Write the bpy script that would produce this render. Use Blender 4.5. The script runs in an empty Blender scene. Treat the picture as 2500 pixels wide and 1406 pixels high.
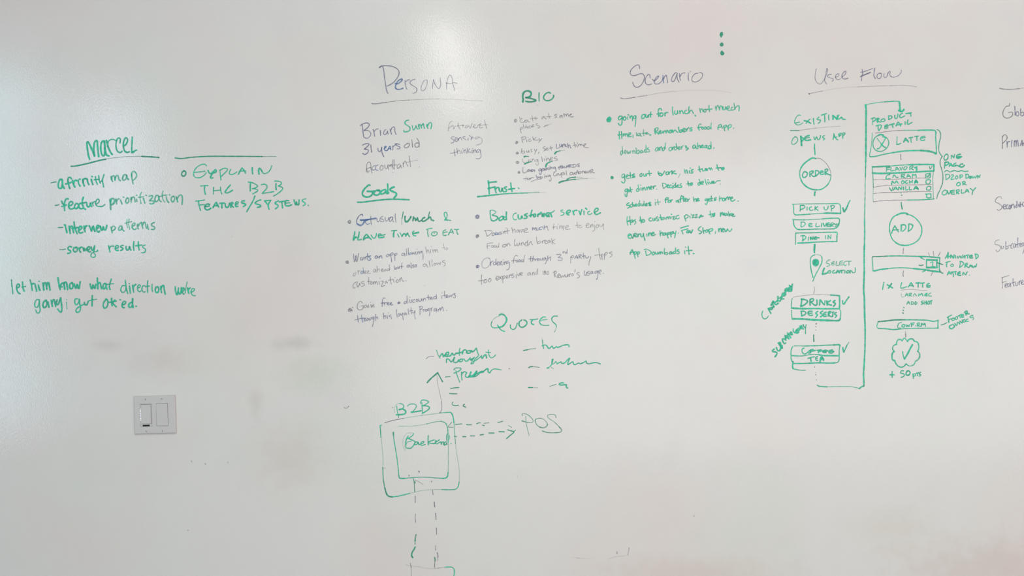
import bpy, bmesh, math, random
from mathutils import Vector, Matrix

# ------------------------------------------------------------------ camera, world, lights, exposure
S = 0.0012                       # metres of wall per pixel of the 2500 px wide frame
CZ = 1.57                        # camera height
DIST = 3.0 * 26 / 36             # 26 mm lens, 3.0 m of wall across the frame
scn = bpy.context.scene
C = scn.collection
cam_d = bpy.data.cameras.new('camera'); cam_d.lens = 26; cam_d.sensor_width = 36
cam = bpy.data.objects.new('camera', cam_d); C.objects.link(cam)
cam.location = (0, -DIST, CZ); cam.rotation_euler = (math.pi / 2, 0, 0)
scn.camera = cam
cam_d.clip_start = 0.05

scn.view_settings.view_transform = 'Standard'
scn.view_settings.look = 'None'
scn.view_settings.gamma = 1
scn.view_settings.exposure = -0.22
scn.view_settings.use_curve_mapping = False

w = bpy.data.worlds.new('world'); scn.world = w; w.use_nodes = True
w.node_tree.nodes['Background'].inputs[0].default_value = (0.80, 0.88, 1.0, 1)
w.node_tree.nodes['Background'].inputs[1].default_value = 0.5


def area(name, loc, target, sx, sy, power, col):
    d = bpy.data.lights.new(name, 'AREA'); d.shape = 'RECTANGLE'; d.size = sx; d.size_y = sy
    d.energy = power; d.color = col
    o = bpy.data.objects.new(name, d); C.objects.link(o); o.location = loc
    o.rotation_euler = (Vector(target) - Vector(loc)).to_track_quat('-Z', 'Y').to_euler()
    return o


# ceiling fixtures, daylight of the left window panes behind the camera, added fill areas
area('pendant_lamp_light', (-0.385, -2.95, 3.00), (-0.385, -2.95, 0), 0.22, 2.2, 17, (1.0, 0.97, 0.92))
area('ceiling_panel_light', (1.0, -2.0, 3.42), (1.0, -2.0, 0), 4.0, 0.5, 46, (1.0, 0.98, 0.96))
area('window_and_fill_light', (1.75, -4.2, 1.4), (1.75, 0, 1.4), 5.9, 2.6, 95, (0.99, 0.985, 1.0))  # added broad fill for even wall brightness, not a known window
area('window_and_fill_light', (-4.38, -4.1, 1.6), (-4.38, 0, 1.6), 0.38, 2.6, 29, (0.50, 0.84, 1.0))
area('window_and_fill_light', (-4.29, -4.1, 3.17), (-4.29, 0, 3.17), 0.54, 0.46, 6.0, (0.55, 0.86, 1.0))
area('window_and_fill_light', (-3.37, -4.1, 2.50), (-3.37, 0, 2.50), 0.34, 1.3, 17, (0.62, 0.82, 1.0))
area('window_and_fill_light', (5.1, -4.1, 1.3), (5.1, 0, 1.3), 1.1, 1.8, 26, (0.74, 0.87, 1.0))  # added low fill from the right, outside the reflected view


# ------------------------------------------------------------------ materials
def mat(name):
    m = bpy.data.materials.new(name); m.use_nodes = True
    return m, m.node_tree.nodes, m.node_tree.links, m.node_tree.nodes['Principled BSDF']


def lin(r, g, b):
    f = lambda c: (c / 255 / 12.92) if c / 255 <= 0.04045 else ((c / 255 + 0.055) / 1.055) ** 2.4
    return (f(r), f(g), f(b), 1)


def noise(n, scale, detail=2.0, rough=0.5):
    t = n.new('ShaderNodeTexNoise'); t.inputs['Scale'].default_value = scale
    t.inputs['Detail'].default_value = detail; t.inputs['Roughness'].default_value = rough
    return t


def whiteboard_paint():
    m, n, l, b = mat('whiteboard_paint')
    co = n.new('ShaderNodeTexCoord')
    base = n.new('ShaderNodeRGB'); base.outputs[0].default_value = lin(222, 219, 214)
    # faint haze of wiped marker: pinkish and greenish clouds
    prev = base.outputs[0]
    for sc, off, col, lo, hi, amt in ((1.6, 3.0, lin(224, 202, 196), .46, .72, .42), (2.1, 11.0, lin(206, 214, 198), .52, .74, .30),
                                      (7.0, 23.0, lin(204, 204, 204), .55, .80, .22)):
        mp = n.new('ShaderNodeMapping'); mp.inputs['Location'].default_value = (off, 0, off)
        l.new(co.outputs['Object'], mp.inputs['Vector'])
        t = noise(n, sc, 3.0); l.new(mp.outputs[0], t.inputs['Vector'])
        r = n.new('ShaderNodeMapRange'); r.inputs['From Min'].default_value = lo; r.inputs['From Max'].default_value = hi
        r.inputs['To Max'].default_value = amt
        l.new(t.outputs['Fac'], r.inputs['Value'])
        mx = n.new('ShaderNodeMix'); mx.data_type = 'RGBA'
        l.new(r.outputs[0], mx.inputs[0]); l.new(prev, mx.inputs[6]); mx.inputs[7].default_value = col
        prev = mx.outputs[2]
    # wiped-out smears and warmer patches with a place of their own: (pixel x, y, radius x, radius y, colour, strength)
    for px, py, rx, ry, col, amt in ((715, 838, 75, 26, lin(178, 172, 168), .35), (770, 915, 120, 70, lin(196, 204, 182), .40),
                                     (625, 990, 26, 60, lin(178, 170, 162), .22), (700, 1120, 130, 130, lin(205, 186, 174), .30),
                                     (265, 842, 60, 22, lin(182, 170, 170), .25), (400, 880, 110, 60, lin(206, 186, 176), .30),
                                     (2420, 1385, 330, 110, lin(204, 182, 170), .45), (2180, 1290, 160, 70, lin(205, 200, 182), .35),
                                     (1700, 1400, 340, 60, lin(208, 192, 180), .45), (1830, 650, 60, 50, lin(208, 208, 208), .25),
                                     (1130, 1010, 120, 130, lin(214, 204, 200), .2)):
        sb = n.new('ShaderNodeVectorMath'); sb.operation = 'SUBTRACT'
        l.new(co.outputs['Object'], sb.inputs[0]); sb.inputs[1].default_value = ((px - 1250) * S, 0, CZ + (703 - py) * S)
        ml = n.new('ShaderNodeVectorMath'); ml.operation = 'MULTIPLY'
        l.new(sb.outputs[0], ml.inputs[0]); ml.inputs[1].default_value = (1 / (rx * S), 0, 1 / (ry * S))
        ln = n.new('ShaderNodeVectorMath'); ln.operation = 'LENGTH'; l.new(ml.outputs[0], ln.inputs[0])
        t = noise(n, 22.0, 3.0); l.new(co.outputs['Object'], t.inputs['Vector'])
        ad = n.new('ShaderNodeMath'); ad.operation = 'ADD'; l.new(ln.outputs['Value'], ad.inputs[0]); l.new(t.outputs['Fac'], ad.inputs[1])
        r = n.new('ShaderNodeMapRange'); r.interpolation_type = 'SMOOTHSTEP'
        r.inputs['From Min'].default_value = 1.6; r.inputs['From Max'].default_value = 0.4
        r.inputs['To Max'].default_value = amt
        l.new(ad.outputs[0], r.inputs['Value'])
        mx = n.new('ShaderNodeMix'); mx.data_type = 'RGBA'
        l.new(r.outputs[0], mx.inputs[0]); l.new(prev, mx.inputs[6]); mx.inputs[7].default_value = col
        prev = mx.outputs[2]
    l.new(prev, b.inputs['Base Color'])
    b.inputs['Roughness'].default_value = 0.14
    b.inputs['Specular IOR Level'].default_value = 0.5
    # orange peel left by the paint roller
    mp = n.new('ShaderNodeMapping'); mp.inputs['Scale'].default_value = (1.0, 1.0, 0.62)
    l.new(co.outputs['Object'], mp.inputs['Vector'])
    t = noise(n, 250.0, 2.0, .5); l.new(mp.outputs[0], t.inputs['Vector'])
    bp = n.new('ShaderNodeBump'); bp.inputs['Strength'].default_value = 0.19; bp.inputs['Distance'].default_value = 0.0012
    l.new(t.outputs['Fac'], bp.inputs['Height']); l.new(bp.outputs[0], b.inputs['Normal'])
    return m


def plain(name, col, rough=0.6, spec=0.5, var=0.04, vs=6.0):
    m, n, l, b = mat(name)
    co = n.new('ShaderNodeTexCoord'); t = noise(n, vs, 4.0); l.new(co.outputs['Object'], t.inputs['Vector'])
    mx = n.new('ShaderNodeMix'); mx.data_type = 'RGBA'
    mx.inputs[6].default_value = col; mx.inputs[7].default_value = tuple(c * (1 - 3 * var) for c in col[:3]) + (1,)
    l.new(t.outputs['Fac'], mx.inputs[0]); l.new(mx.outputs[2], b.inputs['Base Color'])
    b.inputs['Roughness'].default_value = rough; b.inputs['Specular IOR Level'].default_value = spec
    return m


def marker_ink():
    """dry-erase ink: hue from the stroke's colour attribute, uneven cover from fine noise"""
    m, n, l, b = mat('marker_ink')
    at = n.new('ShaderNodeAttribute'); at.attribute_name = 'ink'
    co = n.new('ShaderNodeTexCoord')
    t = noise(n, 160.0, 3.0, .6); l.new(co.outputs['Object'], t.inputs['Vector'])
    r = n.new('ShaderNodeMapRange'); r.inputs['From Min'].default_value = .35; r.inputs['From Max'].default_value = .70
    r.inputs['To Min'].default_value = 0.72; r.inputs['To Max'].default_value = 1.22
    l.new(t.outputs['Fac'], r.inputs['Value'])
    hs = n.new('ShaderNodeHueSaturation'); l.new(at.outputs['Color'], hs.inputs['Color']); l.new(r.outputs[0], hs.inputs['Value'])
    l.new(hs.outputs[0], b.inputs['Base Color'])
    t2 = noise(n, 420.0, 2.0, .6); l.new(co.outputs['Object'], t2.inputs['Vector'])
    r2 = n.new('ShaderNodeMapRange'); r2.inputs['From Min'].default_value = .36; r2.inputs['From Max'].default_value = .58
    r2.inputs['To Min'].default_value = 0.74; r2.inputs['To Max'].default_value = 1.0
    l.new(t2.outputs['Fac'], r2.inputs['Value'])
    mu = n.new('ShaderNodeMath'); mu.operation = 'MULTIPLY'; mu.use_clamp = True
    l.new(at.outputs['Alpha'], mu.inputs[0]); l.new(r2.outputs[0], mu.inputs[1]); l.new(mu.outputs[0], b.inputs['Alpha'])
    b.inputs['Roughness'].default_value = 0.42; b.inputs['Specular IOR Level'].default_value = 0.35
    return m


M_WALL = whiteboard_paint()
M_INK = marker_ink()
M_ROOM = plain('matt_wall_paint', lin(200, 200, 200), 0.8, 0.2)
M_CEIL = plain('ceiling_paint', lin(224, 224, 224), 0.9, 0.2)
M_FLOOR = plain('grey_carpet', lin(176, 172, 168), 0.95, 0.1, 0.08, 120.0)
M_PLATE = plain('switch_plastic', lin(203, 199, 196), 0.38, 0.5, 0.006, 30.0)
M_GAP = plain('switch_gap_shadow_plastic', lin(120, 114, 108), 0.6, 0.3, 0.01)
M_BLACK = plain('black_slot_plastic', lin(16, 15, 15), 0.4, 0.4, 0.01)
M_SCREW = plain('painted_screw_metal', lin(205, 202, 198), 0.3, 0.6, 0.01)
M_SLOT = plain('screw_slot_dark', lin(95, 88, 80), 0.7, 0.2, 0.01)  # dark tone for the slot bars on the screw heads
M_LED, _n, _l, _b = mat('indicator_led')
_b.inputs['Base Color'].default_value = (0.8, 0.85, 1, 1)
_b.inputs['Emission Color'].default_value = (0.72, 0.78, 1.0, 1); _b.inputs['Emission Strength'].default_value = 1.6
scn.cycles.transparent_max_bounces = 24


# ------------------------------------------------------------------ geometry helpers
def obj(name, bm, m, parent=None, loc=(0, 0, 0), smooth=False):
    me = bpy.data.meshes.new(name); bm.to_mesh(me); bm.free()
    if m: me.materials.append(m)
    if smooth:
        for p in me.polygons: p.use_smooth = True
    o = bpy.data.objects.new(name, me); C.objects.link(o); o.parent = parent; o.location = loc
    return o


def box(x0, x1, y0, y1, z0, z1, bevel=0, seg=2):
    bm = bmesh.new(); bmesh.ops.create_cube(bm, size=1)
    bmesh.ops.transform(bm, matrix=Matrix.Translation(((x0 + x1) / 2, (y0 + y1) / 2, (z0 + z1) / 2)) @ Matrix.Diagonal((x1 - x0, y1 - y0, z1 - z0, 1)), verts=bm.verts)
    if bevel:
        bmesh.ops.bevel(bm, geom=bm.edges[:], offset=bevel, segments=seg, profile=0.6, affect='EDGES')
    return bm


def tag(o, label=None, cat=None, group=None, kind=None):
    if label: o['label'] = label
    if cat: o['category'] = cat
    if group: o['group'] = group
    if kind: o['kind'] = kind
    return o


# ------------------------------------------------------------------ the room
X0, X1, Y1, H = -4.6, 5.8, -4.3, 3.5
wall = tag(obj('wall_back', box(X0, X1, 0, 0.12, 0, H), M_WALL), kind='structure')
tag(obj('floor', box(X0, X1, Y1, 0.12, -0.1, 0), M_FLOOR), kind='structure')
tag(obj('ceiling', box(X0, X1, Y1, 0.12, H, H + 0.1), M_CEIL), kind='structure')
tag(obj('wall_left', box(X0 - 0.1, X0, Y1, 0.12, 0, H), M_ROOM), kind='structure')
tag(obj('wall_right', box(X1, X1 + 0.1, Y1, 0.12, 0, H), M_ROOM), kind='structure')
tag(obj('wall_front', box(X0, X1, Y1 - 0.1, Y1, 0, H), M_ROOM), kind='structure')
tag(obj('baseboard_back', box(X0, X1, -0.015, 0, 0, 0.10, 0.003), M_CEIL), kind='structure')


# ------------------------------------------------------------------ the light switch
def rounded(x0, x1, z0, z1, y0, y1, r, seg=5):
    """plate with rounded corners in the wall plane, front face at y0"""
    bm = bmesh.new(); ring = []
    for cx, cz, a0 in ((x1 - r, z1 - r, 0), (x0 + r, z1 - r, 90), (x0 + r, z0 + r, 180), (x1 - r, z0 + r, 270)):
        for k in range(seg + 1):
            a = math.radians(a0 + 90 * k / seg); ring.append((cx + r * math.cos(a), cz + r * math.sin(a)))
    f = bm.faces.new([bm.verts.new((x, y1, z)) for x, z in ring])
    ex = bmesh.ops.extrude_face_region(bm, geom=[f])
    for v in ex['geom']:
        if isinstance(v, bmesh.types.BMVert): v.co.y = y0
    bmesh.ops.recalc_face_normals(bm, faces=bm.faces)
    return bm


U = S / 8.7875
sw = bpy.data.objects.new('light_switch', None); C.objects.link(sw)
sw.location = ((379.5 - 1250) * S, 0, CZ + (703 - 1012) * S); sw.rotation_euler = (0, -0.028, 0)
tag(sw, 'white two-gang light switch with a lit dimmer paddle and a plain paddle on the wall', 'light switch')
# face plate: sloping rim round a flat face, with the two device openings left open
hw, hh, rim, dp = 448 * U, 410 * U, 26 * U, 0.0062
gx = (-180 * U, 165 * U); ow, oh = 127 * U, 242 * U
bm = bmesh.new()
xs = [-hw + rim, gx[0] - ow, gx[0] + ow, gx[1] - ow, gx[1] + ow, hw - rim]
zs = [-hh + rim, -oh, oh, hh - rim]
gv = {(i, j): bm.verts.new((x, -dp, z)) for i, x in enumerate(xs) for j, z in enumerate(zs)}
for i in range(5):
    for j in range(3):
        if j == 1 and i in (1, 3): continue
        bm.faces.new((gv[i, j], gv[i + 1, j], gv[i + 1, j + 1], gv[i, j + 1]))
for i in (1, 3):                                          # inner sides of the openings
    q = [gv[i, 1], gv[i + 1, 1], gv[i + 1, 2], gv[i, 2]]; bk = [bm.verts.new((v.co.x, -0.0012, v.co.z)) for v in q]
    for k in range(4): bm.faces.new((q[k], q[(k + 1) % 4], bk[(k + 1) % 4], bk[k]))
loop = [gv[i, 0] for i in range(6)] + [gv[5, j] for j in (1, 2)] + [gv[i, 3] for i in range(5, -1, -1)] + [gv[0, j] for j in (2, 1)]
cur = loop
for t, y in ((.30, -dp * .93), (.62, -dp * .72), (.88, -dp * .38), (1.0, -0.0002)):
    nxt = []
    for v in loop:
        x, z = v.co.x, v.co.z
        if abs(abs(x) - (hw - rim)) < 1e-7: x += math.copysign(rim * t, x)
        if abs(abs(z) - (hh - rim)) < 1e-7: z += math.copysign(rim * t, z)
        nxt.append(bm.verts.new((x, y, z)))
    for k in range(len(loop)):
        bm.faces.new((cur[k], cur[(k + 1) % len(loop)], nxt[(k + 1) % len(loop)], nxt[k]))
    cur = nxt
bmesh.ops.recalc_face_normals(bm, faces=bm.faces)
obj('face_plate', bm, M_PLATE, sw)
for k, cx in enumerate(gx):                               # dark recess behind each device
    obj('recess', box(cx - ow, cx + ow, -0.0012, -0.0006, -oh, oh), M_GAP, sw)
# left gang: dimmer body, paddle, LEDs and pull-out slot
bx0, bx1 = gx[0] - ow + 4 * U, gx[0] + ow - 4 * U
fr = obj('dimmer_frame', rounded(bx0, bx1, -oh + 4 * U, oh - 4 * U, -dp - 0.0002, -0.0012, 12 * U), M_PLATE, sw)
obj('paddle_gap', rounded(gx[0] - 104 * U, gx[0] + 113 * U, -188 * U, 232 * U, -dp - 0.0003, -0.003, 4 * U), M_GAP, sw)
bm = rounded(gx[0] - 98 * U, gx[0] + 107 * U, -181 * U, 224 * U, -dp - 0.0016, -0.003, 3 * U)
for v in bm.verts:                                        # the paddle rocks: top sits deeper
    if v.co.y < -0.004: v.co.y += 0.0008 * (v.co.z / (224 * U))
obj('paddle', bm, M_PLATE, sw)
obj('air_gap_slot', box(gx[0] - 75 * U, gx[0] + 75 * U, -dp - 0.0004, -0.003, -240 * U, -206 * U), M_BLACK, sw)
led0 = None
for k in range(7):
    z = (112 - k * 36) * U
    if led0 is None:
        bm = bmesh.new(); bmesh.ops.create_icosphere(bm, subdivisions=2, radius=8 * U)
        led0 = obj('indicator_led', bm, M_LED, sw, (gx[0] - 113 * U, -dp - 0.0003, z))
    else:
        o = led0.copy(); C.objects.link(o); o.parent = sw; o.location = (gx[0] - 113 * U, -dp - 0.0003, z)
# right gang: plain rocker
bm = rounded(gx[1] - ow + 6 * U, gx[1] + ow - 6 * U, -oh + 6 * U, oh - 6 * U, -dp - 0.0007, -0.002, 10 * U)
for v in bm.verts:
    if v.co.y < -0.004: v.co.y += -0.0006 * (v.co.z / (240 * U))
obj('rocker', bm, M_PLATE, sw)
for (x, z, a) in ((-180, 343, 80), (165, 343, 28), (-180, -343, -48), (165, -343, 86)):
    bm = bmesh.new()
    bmesh.ops.create_cone(bm, cap_ends=True, segments=20, radius1=24 * U, radius2=17 * U, depth=0.0012)
    bmesh.ops.rotate(bm, cent=(0, 0, 0), matrix=Matrix.Rotation(math.pi / 2, 3, 'X'), verts=bm.verts)
    scw = obj('screw', bm, M_SCREW, sw, (x * U, -dp - 0.0004, z * U))
    sl = obj('screw_slot', box(-17 * U, 17 * U, -0.0008, 0, -4 * U, 4 * U), M_SLOT, scw); sl.rotation_euler = (0, math.radians(-a), 0)

# ------------------------------------------------------------------ writing: strokes traced over the wall
INK = {'g': (52, 196, 157), 'G': (48, 164, 131), 'p': (126, 129, 158), 'k': (148, 147, 154), 'b': (88, 126, 182)}
INK = {k: lin(*v)[:3] for k, v in INK.items()}
rng = random.Random(5)
layer = 0


def catmull(P):
    if len(P) < 3: return P
    out = []
    for i in range(len(P) - 1):
        p1, p2 = P[i], P[i + 1]; p0 = P[i - 1] if i else p1; p3 = P[i + 2] if i + 2 < len(P) else p2
        L = math.hypot(p2[0] - p1[0], p2[1] - p1[1]); n = max(2, min(9, int(L / 2.2) + 1))
        for k in range(n):
            t = k / n
            q = []
            for a in (0, 1):
                m1 = (p2[a] - p0[a]) * .5; m2 = (p3[a] - p1[a]) * .5
                lim = L * 1.1; m1 = max(-lim, min(lim, m1)); m2 = max(-lim, min(lim, m2))
                q.append((2 * t ** 3 - 3 * t * t + 1) * p1[a] + (t ** 3 - 2 * t * t + t) * m1 + (-2 * t ** 3 + 3 * t * t) * p2[a] + (t ** 3 - t * t) * m2)
            out.append(tuple(q))
    out.append(P[-1])
    return out


def ribbon(V, F, A, pts, wpx, col, op, org):
    """one marker stroke in pixel space -> soft-edged ribbon on the wall; V verts, F faces, A rgba per vertex"""
    global layer
    layer += 1
    Q = [pts[0]]
    for p in catmull(pts):
        if math.hypot(p[0] - Q[-1][0], p[1] - Q[-1][1]) > .35: Q.append(p)
    if len(Q) < 2: Q = [pts[0], (pts[0][0] + .6, pts[0][1] + .3)]
    h = wpx * ((.84 if wpx < 3.3 else .93) if col in 'gG' else .76) / 2; soft = 0.5
    op = op ** 1.45 * (.93 if col in 'gG' else .84)
    # round ends: step past both tips with a shrinking width
    d0 = (Q[0][0] - Q[1][0], Q[0][1] - Q[1][1]); n0 = math.hypot(*d0); d1 = (Q[-1][0] - Q[-2][0], Q[-1][1] - Q[-2][1]); n1 = math.hypot(*d1)
    W = [1.0] * len(Q)
    Q = [(Q[0][0] + d0[0] / n0 * h * f, Q[0][1] + d0[1] / n0 * h * f) for f in (.95, .55)] + Q + [(Q[-1][0] + d1[0] / n1 * h * f, Q[-1][1] + d1[1] / n1 * h * f) for f in (.55, .95)]
    W = [.30, .80] + W + [.80, .30]
    ph = rng.uniform(0, 6.28); y = -0.0002 - layer * 3.0e-6
    base = len(V); c = INK[col]; s = 0.0
    tone = rng.uniform(.90, 1.10)
    for i, (x, z) in enumerate(Q):
        a = Q[max(0, i - 1)]; b = Q[min(len(Q) - 1, i + 1)]
        tx, tz = b[0] - a[0], b[1] - a[1]; t = math.hypot(tx, tz) or 1; nx, nz = -tz / t, tx / t
        if i: s += math.hypot(x - Q[i - 1][0], z - Q[i - 1][1])
        hw_ = h * W[i] * (1 + .09 * math.sin(s * .35 + ph) + .05 * math.sin(s * .9 + 2 * ph))
        o = op * (1 + .10 * math.sin(s * .22 + ph * 1.7)) * (.9 if i in (0, len(Q) - 1) else 1)
        inner = max(.12, hw_ - soft * .7); outer = hw_ + soft
        for k, (r, al) in enumerate(((-outer, 0), (-inner, o), (inner, o), (outer, 0))):
            px, pz = x + nx * r, z + nz * r
            V.append(((px - 1250) * S - org[0], y - i * 1e-7, CZ + (703 - pz) * S - org[2]))
            A.append((c[0] * tone, c[1] * tone, c[2] * tone, min(1, al)))
        if i:
            p = base + 4 * (i - 1)
            for k in range(3): F.append((p + k, p + 4 + k, p + 5 + k, p + 1 + k))


def ink_mesh(name, strokes, parent, org):
    V, F, A = [], [], []
    for pts, wpx, col, op in strokes: ribbon(V, F, A, pts, wpx, col, op, org)
    me = bpy.data.meshes.new(name); me.from_pydata(V, [], F)
    ca = me.color_attributes.new('ink', 'FLOAT_COLOR', 'POINT')
    ca.data.foreach_set('color', [c for a in A for c in a])
    me.materials.append(M_INK); me.update()
    o = bpy.data.objects.new(name, me); C.objects.link(o); o.parent = parent
    return o


def parse(text):
    things = []; ox = oy = 0; sc = 1; part = None
    for ln in text.strip().split('\n'):
        ln = ln.strip()
        if not ln: continue
        h, rest = ln[0], ln[1:].strip()
        if h == '@':
            f = [float(v) for v in rest.split()]
            ox, oy = f[0], f[1]; sc = (f[3] if len(f) > 3 else 2500) / f[2]
        elif h == '=':
            nm, lb, ct = [v.strip() for v in rest.split('|')]
            things.append(dict(name=nm, label=lb, cat=ct, group=None, parts=[]))
        elif h == '.':
            things[-1]['group'] = rest
        elif h == '+':
            nm, lb, st = [v.strip() for v in rest.split('|')]
            f = st.split()
            part = dict(name=nm, text=lb, col=f[0], w=float(f[1]), op=float(f[2]) if len(f) > 2 else 1.0, strokes=[])
            things[-1]['parts'].append(part)
        else:
            for stroke in ln.split('/'):
                wd, col, op, nums = part['w'], part['col'], part['op'], []
                for tk in stroke.split():
                    if tk[0] == '~': wd = float(tk[1:])
                    elif tk[0] == '^': op = float(tk[1:])
                    elif tk[0] == '#': col = tk[1:]
                    else: nums.append(float(tk))
                if len(nums) < 4: continue
                part['strokes'].append(([(ox + nums[i] / sc, oy + nums[i + 1] / sc) for i in range(0, len(nums) - 1, 2)], wd, col, op))
    return things


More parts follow.
